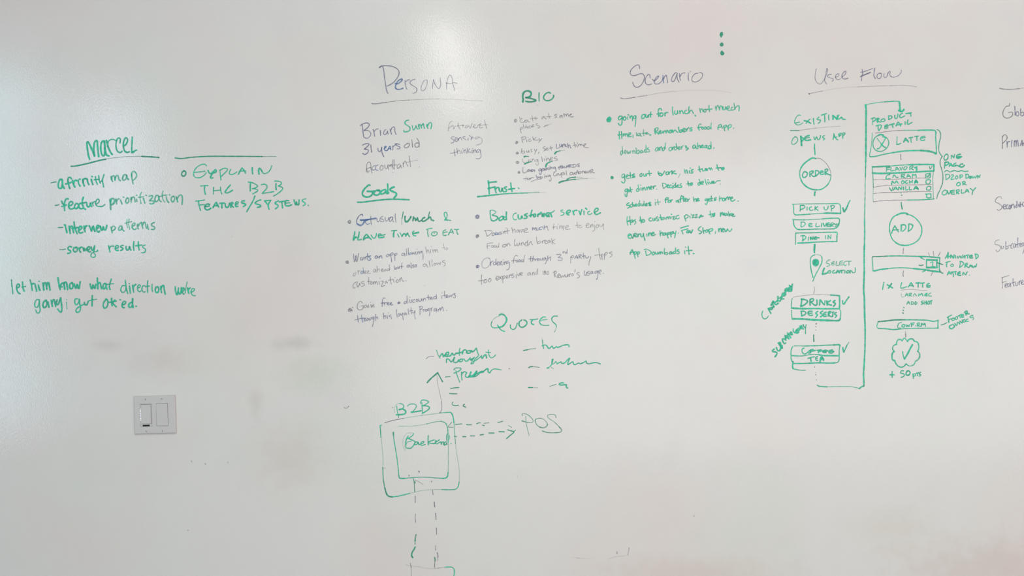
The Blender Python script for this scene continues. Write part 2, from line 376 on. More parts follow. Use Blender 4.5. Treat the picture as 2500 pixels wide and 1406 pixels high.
SPEAKABLE = {'violet first name', 'green surname', 'bold green letters of a first name', 'crossed-out word Get', 'number 1',
             'scribbled first line', 'scribbled second line'}
WRITING = """
@ 0 300 500
= handwritten_heading | name heading in bold green marker, underlined, above the dashed list at far left | heading
+ word | bold green letters of a first name | g 4.6
1095 445 1080 400 1065 300 1062 245 1072 230 1090 255 1120 320 1155 405 / 1155 405 1145 330 1150 250 1165 222 1185 218 1192 300 1205 412 / 1275 220 1245 230 1230 290 1238 370 1255 400 1275 395 1280 300 1275 225 1285 330 1300 390 1330 402 / 1300 215 1320 290 1345 350 1370 385 / ~3 1310 290 1325 225 1350 205 1385 202 1410 215 / ~3.6 1465 245 1468 195 1445 185 1425 210 1415 270 1425 330 1450 358 1475 360 1490 345 / ~4 1505 290 1540 260 1558 210 1545 182 1525 190 1508 240 1508 300 1525 345 1555 360 1580 350 / ~3.6 1615 172 1612 250 1608 330 1618 362 1640 345 1668 330 / 1608 362 1635 352
+ underline | | G 3.6
868 530 930 525 1050 500 1200 462 1290 443 / ~2 ^.6 1280 446 1350 432 1500 415 1650 408 1740 408 / ~3.4 1730 408 1750 410 1850 415 1942 422
= handwritten_list | dashed list in green marker under the far left heading, ending in survey results | list
+ dash | | G 2.4
622 732 650 725 688 720
+ word | afrinity | g 4.4
760 695 735 690 715 730 712 780 730 800 755 790 762 735 760 695 765 760 785 800 / 870 680 860 668 835 670 830 710 840 760 852 800 / 800 745 840 738 870 725 / 885 700 895 745 915 785 / 900 745 905 715 925 700 935 705 / 955 700 960 740 978 772 / 970 685 978 688 / 1010 690 1015 730 1030 770 / 1015 720 1025 685 1050 680 1065 690 1070 720 1085 752 / 1115 690 1122 720 1135 752 / 1120 655 1128 655 / ~3.4 1165 655 1170 700 1188 750 / ~3.4 1150 695 1185 690 1210 690 / ~3.4 1205 640 1212 700 1225 735 / ~3.6 1270 630 1250 700 1258 740 1265 782 / ~3 1222 725 1250 700
+ word | map | g 4 .8
1355 655 1362 690 1375 715 / 1362 690 1370 655 1390 645 1400 660 1405 700 / 1405 690 1415 650 1435 642 1445 655 1452 690 1470 705 / 1545 640 1520 630 1500 660 1498 690 1515 700 1540 680 1548 640 1552 670 1570 692 / ~3.4 1605 615 1608 660 1618 710 1625 745 / ~3.4 1608 660 1610 610 1630 592 1655 605 1668 640 1655 675 1625 700
+ dash | | G 2.8
675 1008 695 1005 720 998
+ word | feature | g 4.2
835 930 815 925 795 950 785 1000 790 1070 / 752 955 765 985 780 1000 / 755 1020 790 1010 810 1000 / 840 1010 870 1005 890 980 875 960 850 970 838 1010 850 1045 880 1050 910 1035 / 955 990 930 985 912 1010 912 1040 935 1045 958 1020 960 990 965 1030 985 1048 1005 1045 / 1018 908 1005 950 1008 1000 1025 1045 1045 1055 / 975 985 1010 978 1055 970 / 1060 980 1062 1010 1075 1025 1095 1015 1105 975 1110 1010 1120 1020 / ~3 1125 965 1130 990 1140 1012 / ~3 1132 990 1145 965 1165 960 / ~3.2 1165 990 1190 985 1212 955 1200 930 1180 940 1168 980 1180 1010 1210 1020 1250 1018 1282 995
+ word | prioritization | g 3.6 .8
~5 1345 935 1348 980 1352 1055 / ~5 1350 970 1360 930 1385 925 1400 950 1385 985 1355 1000 / 1415 930 1425 990 / 1422 960 1435 935 1455 925 / 1470 940 1490 990 / 1505 905 1512 908 / 1555 915 1538 935 1535 965 1550 980 1570 965 1572 930 1555 915 / 1600 910 1602 970 / 1602 940 1615 910 1635 905 1645 930 1650 965 / 1668 930 1672 960 / 1665 882 1672 885 / ~2.8 1728 848 1712 880 1712 930 1722 985 / ~2.8 1690 910 1720 905 1755 900 / 1750 920 1770 980 / 1780 882 1788 885 / 1820 895 1850 888 1868 895 1845 930 1825 950 1860 950 1885 965 1860 988 1830 985 / 1935 890 1910 885 1893 915 1893 950 1915 960 1938 930 1940 895 1945 940 1968 962 / ~2.8 1992 832 1980 870 1985 920 2010 968 / ~2.8 1950 900 1990 885 2040 880 / 2030 900 2040 945 2060 972 / 2068 875 2075 880 / 2120 895 2098 905 2090 940 2105 965 2125 950 2132 915 2120 895 / 2150 900 2158 930 2170 965 / 2160 930 2185 890 2215 880 2228 920 2222 995
+ dash | | G 2.6
712 1278 740 1277 770 1275
+ word | interview | g 4.4
795 1250 805 1290 818 1340 / 785 1245 800 1248 / 845 1260 850 1300 858 1350 / 850 1300 865 1265 885 1265 890 1300 900 1340 / 905 1210 910 1260 925 1310 942 1352 / 880 1290 915 1282 965 1275 / 960 1310 985 1300 1000 1275 985 1262 965 1280 960 1320 980 1345 1010 1335 / 1025 1260 1030 1300 1040 1330 / 1035 1290 1045 1265 1062 1255 / 1090 1255 1105 1290 1118 1320 / 1118 1318 1130 1270 / 1140 1260 1150 1300 1160 1325 / 1180 1290 1200 1280 1210 1260 1195 1250 1180 1270 1180 1310 1205 1335 1215 1320 / 1225 1260 1235 1300 1248 1310 1260 1265 1270 1300 1290 1305 1305 1250
+ word | patterns | g 3.4 .8
1355 1270 1362 1310 1372 1340 / 1360 1300 1370 1268 1395 1262 1410 1280 1395 1305 1370 1315 / 1490 1260 1465 1262 1448 1290 1455 1312 1480 1300 1492 1265 1495 1300 1515 1320 / ~2.6 1552 1178 1548 1230 1558 1280 / ~2.6 1578 1175 1570 1230 1585 1300 / ~2.6 1525 1225 1560 1215 1610 1205 / 1615 1260 1640 1250 1650 1230 1635 1222 1615 1245 1615 1280 1640 1302 1665 1290 / 1680 1235 1678 1265 1690 1295 / 1690 1260 1705 1230 1725 1215 / 1730 1215 1735 1250 1745 1290 / 1740 1250 1755 1215 1770 1215 1778 1250 1790 1288 / 1800 1240 1805 1280 1815 1300 / 1885 1215 1860 1225 1845 1245 1865 1260 1890 1275 1880 1300 1850 1300
@ 0 540 500
+ dash | | G 2.4
730 345 760 348 800 340
+ word | survey | g 3.8
875 315 850 308 830 325 835 345 860 360 865 375 845 390 825 392 / 905 320 895 350 910 372 935 370 945 340 935 315 920 325 / 965 325 970 355 985 378 / 970 345 985 320 1010 320 1020 345 1025 365 / 1030 330 1045 360 1060 330 / 1070 350 1090 345 1100 320 1085 310 1068 330 1070 360 1090 375 1105 370 / 1115 315 1120 345 1135 355 1155 300 / ~3 1160 300 1150 350 1145 385 1165 410 1160 435 1135 440 1112 430 1118 395 1150 375 1195 365 / ~3 1188 352 1195 358
+ word | results | g 3.6
1325 300 1335 335 1342 375 / 1335 330 1355 305 1388 305 / 1410 330 1440 325 1448 305 1430 295 1412 310 1408 340 1425 358 1445 355 / 1505 295 1480 300 1475 315 1500 330 1495 348 1475 355 / 1540 305 1540 335 1550 350 1570 345 1582 305 1588 340 1600 352 / 1635 250 1630 300 1635 355 / 1690 250 1690 300 1700 350 / 1655 300 1690 296 1730 290 / ~3 1775 290 1745 300 1745 320 1775 340 1775 370 1750 385 1728 385
= handwritten_note | two-line green note above the light switch, starting let him know | note
+ word | let | g 3.8
~3.2 140 715 145 780 152 830 157 885 / 205 815 230 805 238 780 222 765 205 785 205 830 222 870 245 885 / 275 740 278 790 285 830 298 855 / ~3 265 805 290 800 315 795
+ word | him | g 4.4
~3.4 368 715 382 770 395 845 / 385 780 400 762 425 765 435 800 450 855 / 470 780 478 820 488 845 / ~3 472 732 485 735 / 525 755 530 800 535 840 / 530 790 545 752 562 755 568 800 572 830 / 570 790 580 755 595 750 603 790 612 840
+ word | know | g 4.4
708 688 715 740 725 790 735 835 / 760 755 725 795 / 728 800 760 800 / 775 750 785 790 790 830 / 782 780 795 745 812 750 820 790 825 835 / 880 750 855 765 850 800 862 825 885 815 892 780 880 750 / 905 765 915 805 928 820 942 770 955 815 965 820 980 740
+ word | what | g 4.2
1100 765 1108 800 1122 825 1135 775 1148 810 1160 820 1170 770 / 1188 692 1190 750 1195 825 / 1192 780 1210 750 1225 755 1232 790 1240 825 / 1290 760 1268 765 1258 795 1265 825 1285 815 1295 780 1295 760 1298 800 1308 830 / ~3.4 1360 705 1345 750 1335 800 1345 835 / ~2.8 1310 772 1345 765 1388 762
+ word | direction | g 3.2
1535 790 1500 785 1478 815 1478 850 1500 870 1530 850 1540 800 / 1530 720 1538 780 1548 840 1560 885 / ~3.8 1582 790 1585 830 1592 880 / 1575 760 1582 762 / ~3.8 1620 780 1625 820 1632 865 / ~3.8 1625 820 1640 785 1658 772 / 1680 815 1705 808 1715 785 1700 775 1682 795 1680 835 1700 860 1722 850 / 1770 790 1750 785 1735 810 1735 845 1755 865 1772 860 / 1805 725 1800 780 1803 870 / 1775 800 1800 795 1825 790 / 1858 770 1855 820 1862 858 / ~4 1925 800 1905 805 1895 840 1905 868 1930 865 1940 830 1925 800 / ~4 1960 795 1965 830 1972 870 / ~4 1965 830 1980 790 1998 785 2005 830 2018 892
+ word | we're | g 3.8
2140 800 2145 860 2160 900 2175 850 2180 815 / 2175 850 2190 890 2205 880 2215 810 / 2215 860 2240 850 2250 825 2235 815 2222 840 2225 870 2245 890 / ~2.4 2285 740 2275 790 2268 830 2260 880 / 2290 815 2295 850 2305 880 / 2298 850 2310 820 2325 815 / ~3 2330 870 2360 855 2375 830 2355 820 2335 845 2335 880 2355 905 2385 908
+ word | going; | g 3.2
470 955 440 965 425 1005 430 1045 455 1050 475 1010 480 955 485 1030 490 1090 475 1120 450 1115 435 1080 / ~4.4 560 965 535 985 525 1025 535 1052 560 1045 575 1005 565 965 / ~4 590 985 592 1015 598 1050 / ~4 625 965 632 1000 640 1040 / ~4 635 1000 650 960 665 960 670 990 680 1040 / ~4 700 960 690 990 695 1020 715 1010 740 935 / ~4 742 935 750 1000 755 1070 750 1105 735 1108 705 1072 / ~2 812 955 818 962 / ~2 812 985 815 1030 818 1072
+ word | get | g 3.4
950 945 920 950 912 985 925 1015 950 1010 965 970 970 950 975 1010 985 1050 975 1095 950 1112 928 1100 935 1070 975 1040 1020 1015 / ~4.2 1030 990 1035 1015 1060 1020 1075 985 / ~4 1128 908 1125 960 1125 1035 / ~3 1075 975 1120 962 1180 952
+ word | ok'ed. | g 3.8
1300 955 1270 985 1260 1030 1275 1060 1305 1045 1318 1000 1310 955 1290 950 / ~4.6 1362 940 1365 985 1370 1030 / 1405 960 1370 995 / 1375 995 1395 1020 1420 1045 / 1325 990 1370 985 1420 975 / ~3 1460 958 1475 960 / 1490 1020 1525 1010 1535 985 1515 978 1495 1000 1490 1035 1505 1055 1520 1055 / ~4.4 1610 990 1585 1000 1572 1025 1578 1050 1600 1050 1618 1020 / ~4.4 1620 942 1618 1000 1625 1055 / 1660 1038 1668 1038
@ 380 330 500
= handwritten_note | green capitals EXPLAIN THE B2B under a long line, right of the dashed list | note
+ line | | G 2.8
~3.2 238 278 320 285 420 272 550 262 700 257 900 258 1050 258 / 1040 258 1200 259 1300 260 / ~1.8 ^.7 1290 260 1400 259 1470 260
+ bullet | | G 3.6
345 435 322 455 318 485 335 500 360 490 370 460 358 440 345 435
+ word | EXPLAIN | g 2.8
622 375 605 357 560 358 505 390 470 440 465 490 490 515 540 518 590 490 618 458 / 475 455 540 448 602 440 / ~3.8 640 430 650 455 672 470 700 450 730 420 740 430 735 450 700 465 680 490 670 510 675 525 700 520 / 785 425 790 480 798 548 / 785 430 830 405 875 410 870 435 835 470 805 500 / 918 418 905 440 900 470 925 480 960 470 992 448 / ~3.4 1010 478 1035 430 1055 400 / ~3.4 1055 400 1080 430 1098 465 / 1020 440 1060 437 1100 435 / ~3.8 1180 398 1180 430 1185 472 / ~4 1262 475 1258 430 1265 405 1280 410 1300 445 / 1295 440 1310 460 1330 470 1370 455 1400 420 1418 372
+ word | THE | g 2.8
548 620 595 615 640 615 / ~3.4 598 618 595 660 600 690 608 722 / 710 635 705 680 708 720 / 792 632 795 680 808 718 / 708 678 750 675 790 670 / ~3.6 912 608 880 645 855 680 850 700 875 705 910 690 938 672
+ word | B2B | g 3
~3.6 1158 590 1155 630 1155 682 / 1130 572 1180 580 1230 605 1245 620 1225 640 1180 655 / 1190 650 1245 665 1240 685 1215 700 1185 718 / 1290 605 1330 598 1360 620 1355 650 1325 685 1300 712 1340 705 1390 698 1442 688 / ~3.6 1470 590 1468 630 1472 665 / 1452 560 1500 562 1535 578 1530 600 1500 620 / 1495 620 1540 635 1552 655 1520 690 1480 720 1440 742
+ word | FEATURES/ | g 3.8
~3.2 520 800 530 850 548 918 / ~3 488 805 540 800 598 790 / ~3 525 855 570 848 600 848 / 660 845 630 840 605 860 600 890 625 912 655 905 675 890 / 605 872 655 865 / 700 885 725 840 740 820 755 850 770 878 / 710 862 762 858 / 785 832 835 828 / 812 830 808 860 810 888 / 850 835 852 865 868 882 890 870 902 830 / 918 882 915 840 930 820 945 830 925 850 950 880 / 1010 820 985 815 975 840 980 870 1005 868 / 978 842 1005 838 / 1085 800 1055 805 1050 825 1085 835 1100 850 1070 872 / ~3.4 1212 742 1190 800 1155 860 1112 935
+ word | SYSTEMS. | g 3.6
1285 790 1250 800 1215 825 1230 840 1270 850 1285 870 1240 882 / 1330 800 1355 830 1370 850 / 1405 795 1375 850 1385 905 / 1330 800 1405 795 / 1498 800 1465 820 1460 835 1490 850 1495 870 1462 900 / 1510 815 1570 805 / 1540 810 1545 850 1550 888 / 1625 800 1590 800 1580 830 1590 860 1630 862 1660 848 / ~2.8 1582 830 1640 825 / 1690 790 1700 830 1712 852 1720 810 1725 840 1745 850 1752 790 / ~3.2 1835 778 1800 785 1790 805 1815 820 1830 840 1800 862 / ~2.8 1860 855 1868 860
@ 860 140 400
= handwritten_heading | tall thin grey-violet heading Persona over a fading line | heading
+ word | Persona | p 2.2 .85
~3 440 142 415 160 412 152 440 135 520 128 600 135 670 165 705 200 715 240 700 290 660 350 600 405 530 440 / ~3 465 140 480 200 490 290 505 390 520 490 545 552 / #b ~4 655 400 690 405 730 380 765 340 750 330 710 350 680 390 660 440 665 475 700 490 740 485 775 470 / ~2.6 805 350 808 400 820 450 832 490 / ~2.6 820 370 850 345 880 345 / ~2.2 960 335 920 345 885 370 885 400 920 430 970 460 988 490 970 535 925 548 / ^.7 1100 350 1070 400 1052 460 1055 500 1085 510 1120 470 1140 410 1142 350 1120 345 / ^.7 1240 340 1230 400 1222 480 / ^.7 1240 340 1265 410 1300 465 1325 475 1350 420 1345 350 1340 310 / ^.6 1440 485 1440 400 1455 330 1480 280 1500 270 1520 310 1530 380 1550 460 1565 510 / ^.6 1430 390 1480 400 1520 398 1540 385 1600 395
+ underline | | k 1.8 .8
~2.4 ^1 298 705 350 710 430 700 520 685 / 510 687 620 672 740 660 870 652 / ^.55 860 652 1000 645 1150 638 1330 635 / ^.35 1300 636 1500 640 1700 650 1850 660 2000 665
= handwritten_note | grey-violet profile lines with one green word under the heading Persona, ending in Accountant | note
@ 860 280 360
+ word | violet first name | p 3 .9
165 165 175 230 185 310 195 375 / 140 185 180 155 240 140 280 150 288 180 260 220 200 265 / ~2.4 200 270 260 265 300 290 315 330 290 380 245 400 200 385 / 355 250 370 300 380 365 / ~2.4 370 290 400 250 440 240 / 475 265 478 310 480 350 / ~1.4 ^.5 487 183 490 186 / ~2.6 570 250 540 280 530 320 550 340 580 320 600 270 600 290 610 330 / 640 250 655 290 665 330 / ~2.6 650 280 665 235 700 205 720 230 725 290 745 335
+ word | green surname | g 3
960 92 920 100 895 125 900 160 940 185 975 215 975 260 940 285 880 290 875 265 / ~2.6 1015 185 1025 230 1040 260 1065 230 1080 185 1095 230 1115 245 / 1120 165 1130 215 1140 240 / 1125 200 1150 160 1165 200 1175 225 / 1175 190 1205 150 1215 200 1228 235 / 1265 165 1270 205 1285 235 / 1275 195 1310 135 1340 140 1345 190 1330 240
+ word | 31 | p 2.8
175 515 220 495 270 490 285 505 250 545 205 580 / 205 585 255 590 275 605 260 645 215 675 175 655 / 315 515 320 570 328 635
+ word | years | p 2.8
435 570 440 610 465 625 495 590 500 550 / 500 560 500 620 515 670 535 712 / #b 540 570 565 560 575 540 560 535 545 560 545 595 575 610 600 600 / #b 600 600 620 560 640 535 650 570 655 595 / #b 610 580 650 570 / ~2.2 685 525 690 570 685 600 / ~2.2 690 550 730 510 755 500 / ~2.4 805 505 770 495 725 495 770 530 805 545 805 575 760 580
+ word | old | k 2.4
940 490 900 510 880 545 905 562 945 550 970 515 960 485 925 490 / 1010 425 1018 490 1022 552 / 1100 480 1070 490 1060 525 1080 550 1110 548 1135 510 1120 480 1090 475 / 1095 400 1130 460 1135 550
+ word | Accountant | k 2 .9
235 975 245 900 245 850 265 810 300 805 315 850 320 920 335 990 / 235 925 290 900 320 895 / 245 910 250 950 265 980 290 950 / #p 395 860 355 875 335 910 345 940 385 930 / #b 440 850 405 870 395 915 410 940 440 940 / 490 860 470 900 475 935 500 940 525 900 515 860 490 865 / 550 850 555 900 570 915 595 900 605 845 610 900 618 930 / 625 850 640 880 655 840 670 850 675 890 / 690 765 685 840 690 890 695 920 / 710 760 710 840 715 925 / 640 855 700 855 755 850 / 805 835 775 850 760 880 770 910 800 895 820 850 825 880 835 905 / 860 820 865 860 870 890 / 865 840 890 790 910 800 925 845 945 875 / ~1.8 968 695 975 770 990 885 / ~1.6 ^.6 900 815 960 800 1030 785 1110 770
+ dot | | k 1.8
688 978 692 982
+ dot | | k 1.8
1132 886 1137 888
= handwritten_note | faint grey three-line note ending in sensing and thinking, right of the profile lines | note
+ word | Extrovert | k 1.8 .7
1700 105 1660 130 1640 180 1635 230 1625 265 1640 275 / 1625 225 1660 215 1690 190 / ^.6 1690 195 1705 180 1715 215 1730 245 / 1715 240 1750 190 / 1800 140 1795 190 1815 225 1835 250 / 1770 195 1830 185 1880 180 / 1870 170 1880 210 / 1880 190 1895 180 / 1950 175 1920 195 1915 220 1940 220 1960 190 1970 205 / 1975 175 1990 220 2005 225 2015 190 2035 150 / 2040 210 2070 200 2085 175 2075 165 2055 190 2070 225 2100 220 / 2110 225 2135 180 2170 160 / 2180 150 2150 180 2180 185 2150 205 2170 225 2215 215 / 2245 90 2255 150 2280 235 / 2190 180 2240 172 2300 170
+ word | sensing | p 1.9 .85
1735 375 1690 380 1675 400 1710 420 1725 445 1710 475 1670 480 / 1740 430 1775 420 1775 390 1750 395 1740 430 1755 455 1785 445 1795 400 / 1795 400 1805 440 / 1800 420 1830 385 1850 400 1860 430 / 1915 370 1880 375 1880 395 1910 415 1930 430 / 1965 400 1960 435 / 1985 350 2010 370 / 2020 380 2015 430 / 2018 410 2040 375 2050 400 / ^.6 2150 375 2100 380 2080 405 2110 410 2150 385 2190 400 2205 440 2190 480 2150 505 2100 515
+ word | thinking | p 1.9 .85
1735 590 1735 640 1745 705 / 1665 655 1720 645 1780 630 / 1775 570 1780 620 1785 660 / 1785 630 1805 600 1825 620 1830 660 / 1855 610 1862 660 / 1870 575 1880 580 / 1890 600 1895 650 / 1895 620 1915 590 1930 620 1935 655 / 1945 565 1955 610 1960 655 / 1995 575 1960 620 2010 640 / 2030 600 2035 655 / 2038 570 2045 578 / 2055 600 2060 645 / 2060 620 2080 590 2095 605 2100 640 / 2150 585 2120 600 2110 630 2135 640 2165 590 2175 640 2185 690 2170 735 2130 750 2100 740
@ 1220 210 300 2496
= handwritten_heading | small bold green heading BIO above the list of habits | heading
+ word | BIO | G 4.6
470 325 475 270 468 200 490 130 550 100 610 110 640 150 625 200 580 230 530 235 / ~4 530 235 600 245 690 270 735 295 680 315 600 322 530 310 / ~3.2 800 135 798 220 802 305 / ~3.4 1030 150 1010 130 950 145 905 190 890 240 920 285 980 298 1050 275 1090 225 1095 185
+ smudge | | k 3 .25
740 385 765 385 785 398
= handwritten_list | small grey bullet list under the green heading BIO with green brackets marking two lines | list
+ bullet | | k 1.8
320 675 300 690 300 725 325 735 348 705 340 680 320 675 320 715
+ word | Eats | k 1.9 .7
400 625 410 660 450 660 / 455 660 415 690 425 730 460 740 500 725 520 690 / 560 690 520 700 515 735 545 735 570 695 580 725 610 730 / 655 600 665 660 675 710 / 620 665 700 655 770 655 / ^.5 740 625 700 650 730 665 745 680 715 690
+ word | at | k 1.9 .8
905 620 870 630 850 660 870 668 905 625 925 655 945 675 / 990 555 1000 600 1012 655 / 950 625 1000 620 1040 618
+ word | same | k 2
1160 570 1120 585 1120 605 1160 610 1155 635 1120 640 / 1265 595 1230 600 1215 630 1245 630 1265 595 1275 635 / 1300 560 1308 600 1312 625 / 1305 600 1325 570 1340 585 1355 610 / 1355 600 1375 560 1395 590 1400 620 / 1415 595 1450 580 1460 565 1435 575 1425 610 1450 630 1495 622
+ word | places | k 1.8 .8
415 880 425 920 440 955 / 415 870 440 840 460 840 460 870 420 880 / 480 780 485 820 498 865 / 545 800 520 830 525 850 555 820 560 850 580 855 / 630 815 600 810 590 840 605 855 630 845 / 640 830 680 805 690 785 665 790 650 820 660 835 700 820 / 770 760 740 775 740 790 790 810 820 825 800 850 775 850
+ dash | | k 2
900 828 940 805 985 790 / ^.4 980 792 1020 775 1045 770
+ bullet | | k 2
350 1120 325 1150 325 1170 345 1170 370 1145 360 1128 345 1140 345 1160
+ word | Picky | k 2 .8
450 1050 455 1100 470 1150 / 435 1050 490 1030 530 1035 530 1065 470 1090 / 545 1090 550 1135 / 575 1045 580 1048 / 625 1075 590 1085 585 1115 610 1125 645 1110 / 670 1030 680 1070 690 1100 / 740 1045 690 1080 / 690 1085 730 1100 790 1095 / 800 1060 805 1090 825 1100 / 855 1068 820 1110 790 1145
+ bullet | | k 2
360 1340 335 1360 340 1380 365 1380 385 1362 365 1345 355 1365 372 1370
@ 1220 320 300 2496
+ word | busy, | k 2 .8
450 355 445 400 435 450 / 445 430 480 400 505 415 505 440 480 455 455 455 / 545 395 545 420 560 430 580 420 590 385 592 415 605 430 / 655 370 630 380 645 400 660 415 640 425 / 705 365 715 400 730 405 / 755 370 730 420 712 470 / 800 425 785 452
+ word | set | k 2 .8
925 315 890 325 880 345 920 365 925 385 895 405 / 945 370 970 360 975 340 945 350 940 380 965 392 1000 375 / 1035 310 1040 350 1050 385 / 1000 350 1040 345 1080 335
+ word | lunch | p 2.2
~1.8 1155 265 1148 320 1155 350 1180 350 1215 330 / 1220 265 1218 300 1230 325 1255 300 1262 260 1265 320 / 1275 285 1280 330 / 1280 300 1300 265 1320 270 1325 310 / 1350 270 1335 290 1340 315 1365 310 / 1380 250 1385 300 1392 340 / 1390 305 1410 280 1425 290 1435 330 1450 345
+ word | time | k 2 .9
1515 225 1525 280 1540 325 / 1495 290 1560 280 / 1565 280 1575 325 / 1582 240 1585 248 / 1600 270 1605 310 / 1600 290 1620 265 1635 270 1640 300 / 1640 280 1665 265 1680 300 / 1700 300 1740 280 1755 255 1720 265 1705 300 1730 330 1800 338
+ bracket_mark | | G 2.6
~3.6 1118 462 1130 440 1150 425 / 1140 430 1180 412 1230 400 / ~1.4 ^.6 1220 402 1270 394 1325 390
+ bullet | | k 2
370 615 340 620 332 645 350 655 380 655 388 630 365 620 355 640 370 645
+ bracket_mark | | G 2.6
~3.2 498 528 500 515 530 512 / ~1.8 525 513 560 512 590 515
+ bracket_mark | | G 3
~3.4 505 670 545 648 590 632 / ~2 580 635 620 625 650 622
+ word | Long | k 1.8 .7
470 560 465 600 480 630 510 645 / 600 585 585 595 590 615 / ^.5 600 590 625 585 630 610 / 655 560 665 600 / 660 590 690 560 700 590 710 620 / 770 580 735 580 735 615 765 610 775 570 780 620 785 670 770 700 740 680 735 655
+ word | lines | k 2 .8
852 520 862 570 868 618 / 905 560 915 600 / 925 520 930 525 / 945 550 955 605 / 950 585 980 550 1000 565 1015 600 / 1025 575 1060 560 1070 530 1040 530 1025 565 1040 595 1075 590 / 1160 520 1120 530 1105 550 1150 565 1175 575 1160 595 1120 600
+ bracket_mark | | G 3.4
~4 935 728 940 695 960 665 / 950 675 980 645 1020 628 / ~1.6 1010 630 1040 620 1075 618
+ bullet | | k 2
400 815 375 830 372 850 400 860 412 840 400 820 395 855
+ word | Loves | k 2 .9
475 740 470 790 475 845 510 850 550 825 / 590 780 560 800 565 825 590 810 600 780 / #p 600 790 615 825 630 790 / #p 635 810 665 800 665 780 640 790 640 820 670 820 / #p 715 790 690 785 685 800 715 810 700 825
+ word | gaining | p 2.1 .95
840 770 805 770 790 800 810 815 840 790 845 770 848 820 840 870 815 880 810 850 / 900 760 870 765 855 795 870 815 895 790 905 760 910 800 / 930 760 935 795 / 950 750 955 790 / 955 775 970 750 985 785 / 1000 740 1010 775 / 1020 715 1025 720 / 1030 735 1040 775 / 1035 755 1060 730 1070 765 / ~1.8 1130 735 1100 730 1090 755 1110 765 1130 735 1140 790 1145 820 1120 820 1095 840
+ word | rewards | p 2.1 .85
1195 725 1200 750 1210 780 / 1200 750 1230 710 / 1235 735 1260 725 1270 700 1245 705 1235 735 1250 755 1275 745 / 1275 715 1285 750 1300 735 1305 705 1320 745 1345 740 1355 705 / 1360 745 1375 710 1395 690 1405 740 / 1370 725 1410 718 / 1420 680 1425 735 / 1410 690 1450 675 1460 690 1430 710 1470 738 / 1490 680 1495 735 / 1480 680 1530 675 1555 700 1530 730 1490 738 / 1620 665 1585 670 1575 685 1610 700 1620 715 1575 728
+ word | for | k 2 .9
~1.6 ^.4 545 920 525 960 530 1020 / 480 970 530 965 580 955 / 580 955 560 975 575 990 600 970 610 955 / 615 985 620 960 / 618 970 650 950 / 640 948 690 945
+ word | being | k 2 .95
#p 740 895 750 930 762 965 / #p 755 940 785 925 790 950 765 960 / 810 945 840 935 840 920 815 930 820 955 850 950 / 865 930 870 955 / 900 875 905 882 / 910 910 920 955 / 918 930 945 905 955 940 / ~1.8 1010 895 985 900 970 920 1000 925 1030 895 1040 940 1045 990 1020 1020 1005 990
+ word | loyal | k 1.9 .85
1120 850 1100 850 1095 890 1110 915 1140 905 / 1175 865 1150 875 1150 900 1175 900 1185 865 / 1195 860 1210 895 1240 880 1250 845 1250 900 1262 945 / 1300 840 1270 850 1265 885 1290 885 1310 845 1320 885 / 1350 805 1355 850 1362 895
+ word | customer | k 2 .95
1465 840 1430 850 1425 885 1445 890 1475 875 / 1480 840 1485 875 1500 880 1520 840 1525 875 / 1560 830 1540 840 1560 865 1540 885 / 1575 790 1590 840 1600 870 / 1550 840 1610 825 / 1640 820 1610 830 1610 860 1635 862 1655 835 1640 820 / 1670 820 1680 855 / 1675 835 1700 805 1715 825 1720 850 / 1725 840 1760 830 1755 810 1730 825 1740 855 1770 845 / 1790 850 1820 835 1820 810 1790 820 1785 850 / 1840 800 1855 855 / 1840 800 1880 775 1895 800 1860 825 1925 850
+ underline | | k 1.8 .8
635 1032 690 1005 760 985 850 970
+ underline | | G 2.6
1365 985 1400 960 1460 942 1540 935 / ~1.6 ^.5 1530 935 1600 935 1680 942
+ underline | | G 3
~4 1205 1050 1240 1030 1300 1015 / ~3 1290 1018 1380 998 1450 990 1540 980 / ~1.8 ^.6 1530 981 1650 970 1780 962 / ~1.4 ^.3 1770 963 1850 962 1960 965
@ 840 440 320
= handwritten_heading | green heading Goals with a thick green underline | heading
+ word | Goals | g 4.4
495 98 470 92 430 125 385 170 355 225 350 270 380 305 430 320 490 310 530 280 545 240 520 215 440 212 / 580 205 520 215 / 670 190 620 195 575 230 575 270 620 285 670 265 690 225 670 190 650 205 / 790 175 740 190 700 225 700 262 740 260 790 225 800 185 800 230 820 255 / ~4 830 68 835 130 835 200 832 255 855 240 / ~4.8 955 130 920 140 880 165 880 190 930 215 985 240 1000 270 975 315 950 335
+ underline | | g 3.8
255 418 350 418 480 402 620 385 760 370 900 362 1060 364 1240 372
= handwritten_list | list under the heading Goals with one crossed-out blue word, ending in loyalty Program | list
+ bullet | | k 2.4
75 785 70 795 90 815 110 828 125 800 120 768 95 765 90 790 110 800
+ word | crossed-out word Get | b 2 .9
#p ~3 350 650 310 660 265 710 240 770 245 830 / #b ~5 250 830 280 850 320 860 360 835 385 790 / #p 310 760 360 765 / #b 400 770 430 775 450 755 420 755 405 790 425 830 460 840 490 820 / #p 510 685 512 770 520 845 / 355 655 360 685
+ strikethrough | | b 2.2
310 750 400 750 500 735 612 718 / 312 772 400 765 500 750 612 735 / ~4.5 ^.7 330 762 400 758 480 748 / 310 750 312 772
+ word | usual | p 2 .9
625 725 630 770 650 795 680 760 690 720 / 740 690 710 700 700 730 745 750 760 780 725 790 690 775 / 785 710 790 760 810 785 840 755 850 710 / 850 750 860 720 900 700 925 705 / 900 700 870 740 870 785 895 780 925 730 930 700 930 760 940 795 / 978 635 975 700 985 765 988 805
+ word | lunch | G 3.6
